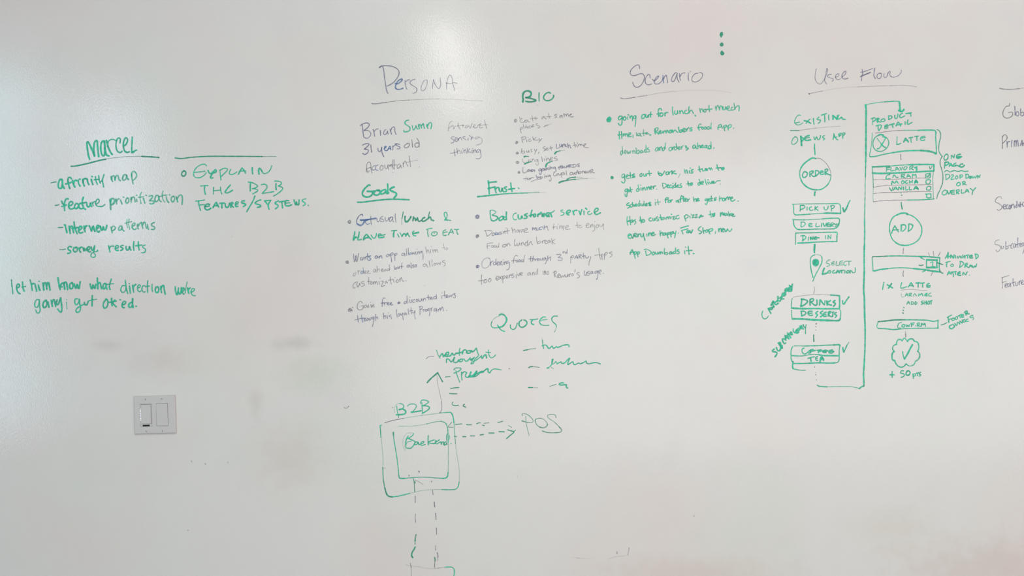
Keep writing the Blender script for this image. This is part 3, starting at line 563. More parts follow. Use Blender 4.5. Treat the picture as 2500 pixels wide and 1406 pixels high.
~2.4 1130 600 1118 670 1105 730 / ~1.6 ^.7 1105 730 1100 790 1108 845 / ~4.2 1165 690 1160 740 1175 790 1210 785 1255 735 1275 695 / 1325 695 1318 745 1312 775 / 1322 740 1350 720 1365 760 / 1365 770 1395 735 1400 715 / 1398 720 1420 780 1450 780 1480 760 / 1540 710 1505 725 1490 760 1500 785 1540 775 1590 740 / ~2.8 1632 605 1615 670 1600 735 / 1600 735 1640 700 1655 720 1665 755 1710 770
+ ampersand | | g 2.6
2035 768 1960 755 1915 760 1960 710 1965 650 1945 610 1915 620 1910 660 1945 740 1970 770
+ word | HAVE | g 3.4
205 980 195 1050 175 1120 180 1145 / 290 985 280 1060 260 1135 300 1135 330 1130 / ~4.6 195 1100 235 1085 / ~4.6 200 1085 185 1135 / 370 1140 380 1090 420 1035 440 1040 470 1080 520 1130 / ~4.4 375 1125 410 1100 470 1090 / ~3 515 1045 540 1085 575 1108 605 1075 620 1015 / 710 1035 670 1025 655 1055 665 1095 710 1095 765 1080 / ~3 670 1062 730 1050 785 1035
+ word | TIME | g 3
905 965 960 958 1005 955 / ~3.6 960 965 945 1020 945 1080 / ~2.6 1020 1025 1035 1060 1050 1085 / ~2.4 1065 1000 1090 1040 1110 1075 / ~3.6 1105 1070 1140 1020 1180 1040 / ~4 1175 1065 1195 1030 1210 1010 / 1215 1010 1225 1040 1250 1075 / 1335 970 1310 985 1310 1025 1325 1055 1370 1060 / ~4.4 1320 1015 1360 1008 1420 995
+ word | TO | g 2.8 .85
1570 945 1610 925 1680 918 / 1600 945 1595 1000 1610 1075 / 1700 985 1670 1010 1675 1045 1715 1060 1765 1040 1780 1010 1755 985 1710 990 / 1715 1012 1725 1012
+ word | EAT | g 2.8 .85
1940 945 1895 965 1885 1010 1895 1050 1950 1050 / 1890 1005 1930 990 1970 985 / 1990 1045 2020 985 2045 930 2065 970 2085 1015 / 2000 1000 2080 985 / 2105 935 2140 940 2185 935 / 2150 945 2155 1000 2175 1035
@ 840 590 300 1999
+ bullet | | k 2.2
65 310 35 320 25 340 50 352 78 345 / 70 325 45 330 50 342 70 338
+ word | Wants | p 2 .9
155 200 160 260 168 330 190 280 205 220 / 185 230 205 325 225 260 235 190 / 295 255 270 260 265 290 285 300 300 265 305 300 / 320 250 325 295 / 325 270 345 250 355 290 / #b 385 190 375 250 380 295 / 350 245 410 232 / #b ~2.4 435 230 400 245 410 262 438 275 425 298 395 305
+ word | an | p 2.2
535 230 510 235 505 265 530 270 545 235 555 265 / 570 235 578 270 / 578 250 600 225 612 240 620 270
+ word | app | p 2 .9
720 205 695 215 688 240 710 245 735 205 745 235 / 755 195 765 250 775 330 / 760 220 770 185 795 180 798 205 770 225 / 820 200 825 250 828 310 / 822 220 835 190 858 185 860 210 830 225
+ word | allowing | p 1.9 .85
980 185 945 195 940 225 965 225 985 190 990 220 988 235 / 1012 115 1018 180 1020 225 / 1045 100 1045 160 1050 210 / #b 1080 180 1060 195 1070 215 1095 200 1085 180 / 1105 170 1115 205 1130 175 1145 205 1155 165 / 1165 165 1172 215 / 1185 120 1190 125 / 1190 160 1200 205 / 1198 185 1220 155 1230 195 / 1270 150 1245 160 1250 185 1275 155 1285 220 1285 290
+ word | him | k 1.8 .75
1325 85 1340 140 1350 190 / 1345 160 1370 130 1385 185 / 1405 125 1410 180 / 1420 75 1425 82 / 1440 125 1450 175 / 1450 150 1475 125 1485 170 / 1485 150 1510 125 1530 175
+ word | to | k 1.8 .6
1620 30 1625 90 1640 130 / 1595 100 1640 95 / 1670 100 1655 120 1670 135 1688 110 1670 98
+ word | order | k 2 .7
170 510 150 530 155 560 175 550 195 500 185 490 / 225 465 230 500 238 530 / 232 490 260 465 / #b ^.9 300 475 275 495 278 520 300 515 315 480 / #b 308 420 315 470 322 520 / 335 505 360 490 350 470 335 490 345 520 370 510 / 380 500 405 490 400 470 385 480 385 515 405 520 430 515
+ word | ahead | k 1.9 .75
510 445 480 460 485 495 510 480 518 450 525 500 / 535 400 540 450 548 495 / 545 465 570 440 575 480 / 610 470 635 450 620 440 605 465 620 485 650 475 / 680 450 655 455 660 480 685 455 690 475 / 725 440 700 450 705 470 730 465 740 440 / 738 375 740 420 740 465
+ word | but | p 1.8 .85
818 390 825 430 825 450 / 830 440 855 420 850 450 825 450 / 870 410 875 440 890 430 895 405 900 435 / 945 340 935 390 935 440 / 900 410 965 400
+ word | also | p 2 .9
1060 380 1030 385 1025 415 1050 410 1065 380 1075 420 / 1088 340 1092 390 1100 430 / 1140 375 1115 385 1115 395 1140 405 1115 425 / 1175 375 1155 385 1155 410 1175 412 1182 390 1170 375
+ word | allows | k 1.8 .8
1325 360 1290 370 1288 400 1315 405 1340 365 1345 385 1365 420 / 1385 310 1390 360 1398 405 / 1430 295 1430 350 1440 395 / 1480 350 1460 365 1470 385 1490 370 1480 350 / 1505 345 1520 375 1540 345 1560 375 1570 335 / 1640 305 1605 315 1605 330 1645 350 1640 385 1620 400
+ word | customization. | k 2 .85
200 655 160 680 145 720 155 755 185 750 / 218 650 210 700 225 740 245 710 255 670 260 710 / 330 645 285 655 290 675 335 690 325 715 280 725 / 405 580 400 640 405 695 / 380 650 440 640 / 445 650 430 680 445 695 465 675 450 655 / 475 650 482 695 / 480 675 500 645 510 690 / 510 675 530 645 545 700 / 570 645 575 695 / 582 590 588 595 / 600 650 640 640 620 690 605 730 650 715 665 710 / 690 640 670 655 675 680 700 650 705 675 / 755 570 755 630 770 690 / 720 630 800 610 / 800 610 815 660 / 828 575 832 580 / 860 620 845 650 870 665 885 635 870 610 / 905 605 912 650 / 912 630 930 580 945 620 960 650 975 635 / 1003 635 1010 638
+ bullet | | k 2.6
100 1085 75 1100 70 1125 100 1130 125 1110 115 1095 90 1100 100 1118 / 135 1070 145 1075 / 130 1122 133 1126
+ word | Gain | k 2 .9
300 1000 275 970 240 985 215 1040 220 1090 260 1110 300 1095 315 1060 320 1040 275 1048 / 365 1030 335 1040 330 1065 350 1070 375 1040 380 1070 / 395 1025 405 1070 / 435 1020 445 1070 / 430 985 435 990 / 455 1030 460 1060 480 1015 490 1070
+ word | free | p 2
670 920 640 915 625 960 620 1055 / 605 1000 640 995 / 650 990 660 1030 / 655 1000 690 990 / 700 1015 730 1000 715 985 700 1005 715 1030 745 1020 / 750 1010 775 1000 765 985 750 1005 765 1030 795 1020
+ plus_sign | | p 2
890 970 892 1005 / 870 995 915 985 / 875 1010 910 1000
+ word | discounted | p 1.9 .9
1010 970 980 980 980 1010 1005 1000 1020 970 / 1025 880 1025 950 1030 1005 / 1060 940 1065 985 / 1068 900 1072 905 / 1110 945 1085 955 1105 975 1075 995 / 1150 940 1120 955 1120 990 1150 985 / 1185 935 1170 960 1190 980 1205 955 1185 935 / 1215 930 1225 970 1250 965 1260 925 1268 960 / 1285 925 1290 965 / 1290 945 1315 915 1330 950 / 1372 865 1370 910 1385 945 / 1340 910 1400 900 / 1400 925 1430 915 1420 900 1405 920 1415 940 1445 930 / 1490 890 1460 900 1460 930 1490 925 1505 895 / 1500 860 1505 935
+ word | items | p 1.8 .85
1585 880 1590 925 / 1590 830 1595 835 / 1635 805 1635 860 1645 915 / 1600 880 1670 865 / 1660 900 1690 885 1680 865 1660 885 1670 905 1700 900 / 1705 870 1715 900 1730 870 1745 900 1755 865 / 1755 875 1780 850 1810 840 1785 860 1815 880 1800 915 1780 905
+ word | through | p 2 .9
220 1200 225 1250 235 1310 / 175 1275 225 1260 280 1245 / #b 285 1190 290 1250 300 1310 / 295 1260 320 1235 325 1300 / 335 1240 345 1290 / 345 1250 360 1235 / 375 1250 365 1275 385 1285 395 1260 380 1245 / 405 1240 415 1275 435 1265 440 1230 / 490 1220 460 1230 455 1260 480 1250 490 1220 480 1300 462 1380 / 515 1180 515 1230 515 1285 / 518 1245 545 1220 548 1255
+ word | his | p 1.9 .9
640 1160 645 1210 650 1255 / 650 1220 675 1200 680 1245 / 700 1195 708 1250 / 720 1155 722 1160 / 765 1190 735 1200 735 1215 770 1225 768 1255
+ word | loyalty | p 1.8 .9
855 1105 855 1160 865 1225 / 890 1170 875 1195 890 1215 910 1190 895 1170 / 920 1165 930 1200 955 1160 / 960 1160 955 1210 965 1270 / 1000 1150 980 1170 985 1195 1010 1160 1018 1190 / 1045 1090 1045 1140 1055 1185 / 1090 1070 1090 1120 1100 1175 / 1060 1130 1120 1115 / 1115 1140 1130 1165 1150 1130 / 1155 1120 1150 1190 1160 1255
+ word | Program. | p 1.9 .9
1235 1060 1235 1120 1235 1185 / 1220 1060 1255 1050 1280 1065 1270 1090 1240 1100 / 1285 1100 1290 1135 / 1290 1110 1310 1095 / 1330 1100 1315 1120 1335 1135 1350 1110 1335 1098 / 1385 1085 1360 1095 1365 1125 1390 1100 1395 1150 1390 1205 / 1410 1080 1420 1125 / 1415 1095 1440 1070 / 1485 1085 1465 1100 1465 1130 1490 1120 1500 1085 1510 1135 / 1530 1095 1535 1135 / 1540 1110 1560 1075 1570 1120 / 1575 1100 1600 1060 1610 1090 1620 1125 / 1665 1115 1672 1118
+ speck | | k 2 .5
1308 712 1312 716
@ 1150 430 360
= handwritten_heading | green heading Frust. with a long fading green underline | heading
+ word | Frust. | g 4
292 80 300 150 305 220 310 300 / 300 110 360 100 430 95 / 290 210 350 195 410 182 / 400 200 415 240 425 285 / 420 215 440 195 460 190 / 475 200 478 235 490 260 515 255 530 200 535 240 550 265 / ~3.4 605 180 570 190 565 205 600 225 600 255 570 262 / ~3.6 672 115 680 180 695 262 / 635 225 690 215 738 210 / ~2.6 800 198 815 210
+ underline | | g 3
~3.8 110 348 200 340 330 325 450 312 / 430 315 560 300 700 292 820 288 950 285 / ~3 ^.6 940 285 1050 278 1150 275 / ~2.4 ^.3 1150 275 1220 277 1270 280
= handwritten_list | list under the heading Frust. that opens with Bad customer service in bold green | list
+ bullet | | p 2.4
110 655 85 670 82 705 110 718 135 700 130 665 105 670 95 690 115 705 120 680
+ word | Bad | g 3.4
~2.8 325 580 325 650 340 740 / ~2 320 590 360 575 410 595 425 610 390 640 355 660 / ~3.4 360 660 430 680 455 705 430 740 380 760 345 745 / 540 680 505 690 475 720 480 750 515 745 540 720 550 680 548 720 / 600 605 598 680 600 735 / 590 690 560 700 555 730 580 740 600 725
+ word | customer | g 3.6
~2.4 770 625 730 640 710 680 720 725 750 740 775 735 / 800 655 800 700 815 725 845 720 860 670 870 710 / 955 635 915 650 910 665 950 680 940 710 900 718 / 1035 575 1020 620 1010 690 / 985 670 1030 660 1070 650 / 1085 640 1060 665 1065 690 1095 680 1095 650 1080 640 / 1130 650 1132 685 / 1130 670 1150 635 1165 650 1175 630 1190 610 1205 660 1205 685 / 1215 665 1250 655 1245 630 1220 645 1215 675 1240 685 / 1280 670 1320 655 1325 625 1290 625 1270 660 1290 685 1330 680 / 1345 620 1355 650 1370 690 / ~3 1360 620 1385 605 1412 585
+ word | service | g 3.4
~2.6 1560 575 1525 580 1525 600 1575 620 1565 655 1520 668 / 1620 630 1670 615 1685 580 1650 580 1620 605 1620 640 1660 660 / 1725 590 1735 625 1745 655 / 1740 605 1760 580 1795 580 / 1830 590 1845 625 1855 655 1865 610 1880 565 / ~3 1915 590 1915 655 / ~4.4 1945 545 1960 560 / ~2.6 2010 595 1980 610 1985 645 2015 650 2050 632 / ~3.4 2100 610 2140 590 2155 555 2125 545 2095 575 2090 620 2120 650 2160 640 2195 620
+ bullet | | k 2.6
115 995 90 1000 85 1030 105 1045 / 110 1000 105 1030 130 1025 125 995 / 100 1015 130 1010
@ 1150 540 360
+ word | Doesn't | k 1.9 .8
240 155 255 200 270 255 / 225 160 290 155 350 165 355 190 320 225 275 255 / #p 385 195 360 215 360 245 390 235 400 205 385 195 / #b 410 225 440 205 430 185 410 205 415 235 445 225 / #b 445 225 475 205 460 195 450 215 465 230 / #p 515 180 485 185 490 200 525 205 510 220 475 225 / 545 175 550 210 / 548 190 570 170 / 575 165 578 205 / 590 110 592 120 / #p 618 120 612 165 620 212 / 570 175 620 165 655 160
+ word | have | k 2 .8
690 110 700 150 710 200 / 705 165 735 135 745 150 750 190 / 805 145 775 155 775 185 800 180 815 150 820 190 / 840 140 855 185 875 140 / 885 145 890 140 / 890 175 940 150 955 125 920 125 900 160 910 190 970 185
+ word | much | p 2 .9
1040 105 1042 150 / 1045 130 1060 110 1070 145 / 1075 130 1095 105 1105 160 / 1115 110 1120 150 1145 145 1155 110 / #b 1190 100 1160 115 1165 145 1195 140 / 1200 90 1215 110 / #b 1245 70 1240 100 1235 140 / #p 1240 110 1275 95 1285 85 / 1290 80 1295 120 1310 155
+ word | time | k 1.9 .7
1405 40 1400 90 1400 135 / 1380 105 1430 95 / #p 1455 85 1460 130 / 1475 45 1480 55 / #p 1500 75 1505 130 / 1510 105 1530 70 1540 95 1545 125 / 1550 105 1570 75 1580 90 1565 115 1570 150 / 1605 110 1650 90 1645 70 1610 85 1600 125 1630 140 1680 130
+ word | to | k 1.9 .65
1800 15 1795 60 1810 110 / 1770 75 1835 62 / 1875 65 1835 80 1825 105 1860 112 1885 95
+ word | enjoy | k 1.9 .75
1955 75 1995 55 1995 35 1965 40 1950 80 1965 110 2005 100 / 2025 60 2030 105 / 2030 85 2055 45 2065 70 2065 95 / 2085 60 2095 100 2095 150 2060 170 / 2095 5 2100 12 / 2135 60 2115 80 2130 110 2160 95 2160 65 2135 60 / 2180 55 2185 85 2210 90 2240 50 2245 40 2240 90 2245 145
+ word | food | k 2 .7
275 380 275 420 280 465 / 275 380 330 370 370 365 / 265 425 320 412 / 355 410 340 430 360 445 380 425 360 410 / 395 410 380 430 400 445 420 425 400 410 / 440 415 425 435 450 445 465 420 / 475 370 470 410 470 440
+ word | on | k 2 .85
570 395 540 405 532 430 560 440 590 420 590 395 565 395 / 605 385 610 425 / 608 410 635 370 650 385 660 410 665 405
+ word | lunch | k 1.9 .85
745 310 735 360 740 415 770 400 / 780 370 785 410 810 410 820 365 830 405 / 850 365 858 410 / 855 385 880 355 895 390 905 395 / 950 350 920 370 915 405 940 420 985 395 / 960 325 955 370 955 400 / 975 390 1005 355 1020 340 1025 380 1045 395
+ word | break | k 1.9 .8
1108 270 1115 330 1130 380 / 1125 360 1165 335 1180 350 1160 375 1130 382 / 1205 335 1210 375 / 1205 350 1230 330 1255 325 / 1250 360 1285 335 1265 325 1245 350 1260 375 1290 370 / 1330 325 1300 340 1300 370 1325 360 1340 330 1345 365 / 1365 290 1372 340 1378 390 / 1425 310 1380 345 1425 385
+ bullet | | p 2.4
110 745 90 760 92 785 115 790 135 770 125 750 105 760 115 780
+ word | Ordering | p 2 .85
~1.6 ^.7 320 630 270 622 215 650 185 710 190 770 235 798 290 770 325 710 325 650 300 628 / 330 690 335 755 / 332 715 355 680 375 680 / 405 690 380 705 385 740 410 735 425 700 / 425 640 420 690 425 735 / 440 725 470 705 460 685 440 705 445 745 475 735 / 485 690 490 745 / 490 695 520 680 510 710 490 715 530 745 / 545 690 548 740 / 545 650 550 655 / 565 690 570 735 / 570 710 590 680 600 725 / 640 675 610 685 610 715 640 700 645 690 655 760 635 815 600 825
+ word | food | k 2 .8
790 590 760 580 730 620 718 710 / 685 675 740 665 780 662 / #p 780 660 760 680 780 695 800 680 785 660 / #p 820 650 800 675 820 690 840 670 820 650 / #p 880 650 850 665 855 690 885 680 / 910 575 900 630 890 690
+ word | through | p 2 .85
1015 595 1010 640 1015 685 / 975 640 1040 630 / 1055 590 1048 640 1045 680 / 1048 655 1070 630 1085 665 / 1095 640 1100 670 / 1098 650 1125 630 / 1145 635 1125 650 1135 675 1160 655 1145 635 / 1170 630 1180 660 1205 655 1210 620 / 1260 620 1225 630 1225 660 1250 650 1265 620 1275 660 1270 710 1250 722 / 1300 585 1300 630 1300 670 / 1302 640 1340 605 1345 600 1350 670
+ word | 3rd | p 1.9 .8
1450 565 1500 560 1525 570 1500 600 1475 615 / 1480 615 1530 620 1550 640 1530 665 1475 665 / 1560 515 1562 545 / 1562 525 1590 515 / 1620 525 1600 530 1600 548 1625 540 / 1632 475 1628 545
+ word | party | p 2.1 .85
^.6 1690 600 1690 650 1688 710 / #k 1690 610 1715 585 1740 590 1735 615 1695 620 / 1755 635 1775 600 1790 575 1800 600 1810 630 / 1765 615 1810 610 / 1830 570 1830 630 / 1825 575 1860 565 1870 580 1840 600 1875 630 / 1905 540 1905 590 1915 630 / 1885 595 1940 585 / 1940 600 1950 625 1980 620 1995 595 / #k 2030 600 2020 640 2000 700 1998 750
+ word | Apps | k 2 .8
2165 455 2170 520 2180 590 2195 650 / 2100 580 2150 570 2200 575 / #p 2205 570 2215 600 2225 650 / 2205 580 2225 555 2240 570 2220 600 / #p 2265 550 2262 600 2260 650 / 2265 570 2285 530 2310 530 2305 560 2270 580 / 2390 520 2350 530 2350 545 2390 560 2395 575 2355 612
+ word | too | k 2 .8
180 910 175 980 178 1070 / 125 1012 180 1005 250 995 / 250 985 225 1000 220 1035 245 1045 270 1015 265 985 240 985 / 320 970 300 990 295 1020 320 1030 340 1005 335 975 310 975
+ word | expensive | k 2 .85
430 975 470 955 465 930 435 940 420 975 440 1000 480 975 520 930 / 485 940 520 985 / 535 930 538 980 540 1045 / 538 955 560 920 575 935 565 965 540 975 / 595 955 625 935 615 915 595 935 600 965 630 960 / 645 915 650 960 / 650 935 670 900 680 930 / #p 720 890 690 905 695 920 730 930 720 950 690 955 / 765 900 768 965 / 770 860 775 865 / 790 895 810 930 825 880 / 835 905 870 885 860 870 835 885 840 915 875 915
+ word | and | k 2 .75
1000 870 965 885 960 915 990 910 1005 875 1015 915 / 1040 870 1045 915 / 1042 890 1065 860 1075 910 / ^.6 1110 860 1085 875 1090 905 1115 890 1125 830 1130 800 1125 870 1135 905
+ word | no | k 2 .75
1220 840 1225 905 / 1245 845 1245 905 / 1245 870 1260 840 1265 900 / 1300 850 1285 870 1290 905 1315 890 1305 845
+ word | Reward's | k 2.2 .8
1415 850 1412 900 1415 945 / 1390 870 1430 845 1450 860 1430 890 1415 900 1450 945 1480 955 / 1470 935 1505 910 1500 890 1475 905 1475 940 1510 955 / 1515 910 1530 955 1550 920 1570 950 1585 910 / 1595 905 1605 945 1630 935 1640 895 1645 940 / 1660 895 1668 940 / 1665 915 1690 885 / 1720 890 1700 905 1710 930 1735 920 1730 890 / 1768 815 1760 850 1755 860 / 1835 870 1800 875 1795 895 1840 920 1830 950 1800 962
+ word | usage. | p 2.1 .8
1925 840 1920 890 1930 920 1955 900 1960 860 1965 880 / 2010 845 1975 860 1980 875 2010 890 1995 915 1960 920 / 2050 850 2025 865 2025 895 2050 880 2060 850 2065 890 / 2140 840 2100 855 2100 885 2135 870 2150 840 2150 920 2135 985 2120 980 / 2170 870 2205 850 2200 825 2170 845 2170 880 2200 895 / #k 2240 885 2247 888
@ 1470 140 380 2497
= handwritten_heading | violet-grey heading Scenario over a fading grey line | heading
+ word | Scenario | p 2.6 .9
600 180 595 135 570 120 520 145 465 200 450 255 480 290 530 290 600 265 650 265 678 310 665 380 620 450 560 482 515 460 490 400 / 770 330 765 285 740 275 705 320 690 380 710 430 755 440 795 425 / 805 350 840 380 890 330 910 300 885 305 850 350 835 400 870 430 920 415 960 375 975 330 / #b ~3 975 290 980 350 990 410 / 985 350 1010 300 1030 285 1040 330 1052 408 / 1210 265 1180 245 1140 290 1112 350 1120 385 1150 385 1180 330 1200 270 1205 340 1235 400 / 1240 260 1245 320 1258 372 / 1250 310 1280 260 1330 250 / 1385 250 1380 310 1388 375 / ~2 1412 220 1418 235 / ~2.2 1535 255 1490 265 1450 310 1440 360 1460 390 1510 395 1570 360 1608 310 1610 265 1580 245 1555 248
+ underline | | k 1.8 .8
~2.2 ^1 295 652 340 665 420 658 520 642 / 510 644 620 626 720 610 / ^.5 710 612 850 585 1000 562 1180 548 / ^.3 1180 548 1400 530 1600 528 1800 532 1950 545 2070 568
= handwritten_note | green paragraph with a solid round bullet under the heading Scenario, going out for lunch | note
+ bullet | | g 7
~9 105 985 120 990 / ~5 120 965 85 990 90 1025 125 1020 138 985 118 962
+ word | going | g 3.2
320 945 280 945 258 985 275 1005 315 975 325 950 320 1010 315 1070 285 1090 260 1060 / 365 950 340 970 345 1005 370 1005 385 975 365 950 / ~2.4 410 950 412 1000 / 415 920 425 925 / 445 940 450 975 / 450 960 475 935 488 975 488 1015 / ~2.6 540 935 505 945 505 980 530 975 545 940 540 1010 535 1060 528 1110
+ word | out | g 3
680 915 645 925 632 960 645 985 675 970 690 935 680 915 / 700 915 705 960 725 965 740 920 745 960 / 780 875 775 920 780 960 / 740 925 800 915
+ word | for | g 3
955 850 940 820 910 830 900 870 910 950 / 880 910 930 895 955 890 / 960 890 930 910 935 945 965 940 980 910 960 888 / 1005 890 1010 940 / 1010 910 1030 885 1055 885
+ word | lunch, | g 2.8
1130 795 1130 860 1140 925 / 1165 860 1165 905 1190 915 1205 890 1210 850 1215 905 / 1245 855 1250 905 / 1250 880 1280 850 1290 870 1305 905 / 1355 845 1330 860 1325 895 1360 905 1395 880 / 1395 790 1390 840 1400 895 / 1400 875 1430 845 1445 860 1465 900 / ~3.4 1490 930 1500 940
+ word | not | g 2.8 .9
1565 820 1570 850 1578 885 / 1572 850 1600 820 1610 840 1620 870 / 1655 835 1630 840 1635 875 1660 875 1670 840 1655 830 / 1715 770 1715 820 1725 870 / 1680 835 1765 828
+ word | much | g 2.8 .9
1815 790 1830 850 / 1830 830 1850 770 1870 790 1885 845 / 1885 820 1900 775 1920 790 1935 840 / 1940 790 1945 840 1970 835 1985 790 1990 830 / 1990 820 2030 820 2040 785 2015 785 2005 820 2025 850 2075 845 / 2095 800 2070 810 2075 845 2110 840 / 2115 735 2125 790 2130 835 / 2125 830 2160 785 2190 775 2200 800 2195 860
@ 1480 290 340
+ word | time, | g 2.8
235 230 235 300 240 365 / 212 292 280 285 / 270 230 280 290 280 355 / 305 270 310 310 / 310 290 330 265 340 295 350 310 / 350 280 370 265 380 300 392 330 / 395 295 430 280 440 255 410 255 400 290 415 320 450 315 / ~2 480 290 480 340
+ word | late. | g 2.4 .85
545 245 545 300 560 300 / 600 260 570 270 570 300 600 300 612 260 620 310 635 312 / 670 195 672 260 675 305 / 640 262 700 255 / 700 265 740 255 735 240 705 260 715 275 765 270 / ~4.4 785 290 795 290
+ word | Remembers | g 3
~3.4 875 180 875 230 885 270 / ~2.4 870 200 900 160 930 165 925 200 885 230 / 890 230 920 250 940 275 / 945 250 980 235 980 210 955 225 950 255 975 265 1015 240 / 1020 220 1028 260 / 1030 240 1060 210 1070 235 1075 255 / 1075 230 1100 205 1110 245 / 1140 210 1125 240 1150 255 1180 230 1190 205 1150 205 / 1160 225 1180 240 / 1195 215 1200 250 / 1205 230 1235 200 1260 225 1285 245 / 1300 150 1305 200 1315 240 / 1315 215 1350 195 1360 220 1345 240 1320 240 / 1370 205 1415 195 1410 170 1380 180 1370 210 1390 235 1430 220 / 1440 180 1445 220 / 1445 200 1480 155 / 1540 160 1505 165 1500 185 1535 190 1535 215 1500 215
+ word | food | g 2.8
1705 100 1680 95 1660 120 1655 160 1670 205 / 1640 160 1690 150 1715 145 / 1730 150 1710 165 1725 190 1750 170 1735 150 / 1780 145 1755 165 1770 190 1800 165 1780 145 / ~3.2 1850 145 1815 150 1810 180 1840 185 1875 160 / ~2.2 1888 75 1880 130 1885 185
+ word | App. | g 2.6
2010 195 2005 150 2030 110 2060 105 2070 130 2085 170 / 2015 155 2060 145 / 2105 130 2115 170 2128 215 / 2110 150 2140 115 2160 125 2145 155 2120 165 / 2180 130 2185 165 2190 200 / 2185 140 2215 105 2245 115 2240 145 2200 165 / ~1.6 2290 160 2280 182
+ word | downloads | g 2.6 .85
285 575 260 590 258 640 275 650 295 600 290 580 / ~2 285 495 292 560 300 620 / 345 565 325 585 330 620 350 620 355 585 345 565 / 375 575 385 620 400 625 410 590 425 620 440 575 / 475 570 480 620 / 480 590 500 565 515 590 520 620 / 535 520 540 575 545 620 / 545 610 560 570 585 565 595 595 575 625 550 620 / 640 565 615 580 620 615 650 600 655 570 660 605 / 715 475 715 540 720 595 / 715 550 685 565 695 600 720 595 / 765 520 740 525 740 545 770 560 775 590 735 592
+ word | and | g 2.6 .9
935 515 900 520 880 560 890 580 915 570 940 520 945 570 / 960 510 965 565 / 965 530 990 500 1000 540 1005 560 / 1050 510 1015 530 1005 570 1030 570 1055 520 / 1060 435 1058 500 1060 540
+ word | orders | g 2.6 .9
1170 510 1135 520 1125 560 1150 575 1180 550 1175 520 / 1190 510 1195 555 / 1195 530 1220 500 / 1260 500 1225 520 1230 560 1260 550 1270 500 / 1255 445 1265 500 1270 530 / 1285 535 1320 520 1315 500 1290 515 1300 550 1330 545 / 1345 500 1350 545 / 1350 520 1380 480 / ~3.4 1420 490 1440 490 1430 520 1470 525 1465 545 1435 562
+ word | ahead. | g 3
1590 470 1560 485 1555 525 1590 525 1605 480 1610 520 1635 540 / ~2.4 1640 430 1640 480 1650 530 / 1650 500 1680 475 1690 525 / 1700 505 1740 485 1730 470 1705 490 1715 520 1745 515 / 1800 475 1765 490 1765 520 1795 510 1810 480 / 1805 520 1850 540 1880 520 1860 480 1835 500 1850 540 / ~2.4 1880 415 1882 470 1885 530 / ~2 1940 515 1925 535
= handwritten_note | green paragraph with a paler bullet, starting gets out work, ending in Downloads it | note
+ bullet | | g 5 .9
~5.6 100 1045 115 1050 110 1065 98 1068 100 1045
+ word | gets | g 2.6
325 990 290 1000 280 1045 300 1055 325 1030 335 1000 330 1070 340 1110 320 1150 290 1145 275 1125 / 360 1040 390 1030 390 1005 365 1015 355 1050 375 1070 415 1065 / 430 960 435 1010 440 1070 / 400 1020 450 1010 / ~3.4 505 990 475 1000 475 1020 510 1030 505 1045 470 1050
+ word | out | g 2.6
640 980 615 990 605 1025 625 1040 645 1010 635 980 / 670 985 680 1030 705 1025 715 980 725 1025 / 770 930 770 975 785 1025 / 735 985 815 980
+ word | work, | g 3
935 950 935 985 965 1015 1000 1015 1025 980 1050 940 / 935 985 975 975 1005 1010 / 1110 950 1075 965 1075 1000 1110 995 1125 965 / 1125 955 1130 995 / 1130 970 1165 940 1175 945 / 1180 930 1180 995 / 1235 935 1185 965 1260 990 / ~1.6 ^.7 1330 985 1298 1052
+ word | his | g 2.6
~2 1405 905 1410 950 1420 980 / 1415 950 1440 915 1455 950 1455 980 / 1490 930 1495 975 / ~3 1505 882 1512 890 / ~3.2 1560 910 1530 920 1530 940 1555 950 1550 970 1520 975
+ word | turn | g 2.8
1670 850 1670 905 1690 955 / 1650 915 1720 900 / 1725 895 1735 935 1765 930 1780 890 1785 930 / 1795 890 1810 935 1820 905 1850 880 / 1855 885 1870 920 / 1870 900 1885 880 1905 920
+ word | to | g 3
1988 825 2000 880 2020 925 / 1970 885 2040 880 2110 885 / ~3.6 2110 875 2075 890 2080 915 2105 910 2115 885
+ word | get | g 2.8
385 1260 350 1265 335 1300 350 1310 375 1290 395 1265 375 1340 370 1390 350 1395 335 1350 / 385 1290 400 1310 430 1295 / 430 1225 435 1275 450 1320 / 400 1285 470 1265
+ word | dinner. | g 2.8
580 1250 550 1265 548 1300 580 1300 595 1260 / ~2.2 575 1185 580 1240 592 1290 / ~2.4 620 1240 628 1285 / ~2.4 615 1188 620 1195 / 650 1240 658 1285 / 660 1265 680 1230 690 1245 705 1280 / 725 1225 735 1275 / 740 1250 760 1215 770 1235 780 1270 / 785 1245 820 1230 810 1205 790 1225 790 1255 820 1265 / 840 1210 850 1255 / 850 1235 865 1205 890 1205 / ~2 900 1265 910 1262
+ word | Decides | g 2.8
~2.2 1010 1160 1015 1210 1030 1250 / ~2.2 1005 1155 1050 1160 1085 1190 1070 1220 1035 1250 / 1095 1210 1125 1195 1115 1180 1095 1200 1100 1235 1130 1235 / 1165 1185 1140 1200 1145 1235 1175 1235 / 1185 1200 1195 1250 / 1195 1155 1200 1165 / 1235 1185 1210 1205 1215 1235 1245 1225 / 1245 1150 1245 1195 1255 1230 / 1265 1215 1295 1200 1290 1185 1270 1200 1275 1230 1310 1225 / 1350 1165 1325 1180 1330 1200 1355 1205 1350 1230 1320 1235
+ word | to | g 2.8
1465 1120 1475 1165 1485 1205 / 1445 1170 1540 1155 / ~3.6 1540 1150 1510 1165 1515 1190 1540 1185 1545 1155
+ word | deliver, | g 2.8
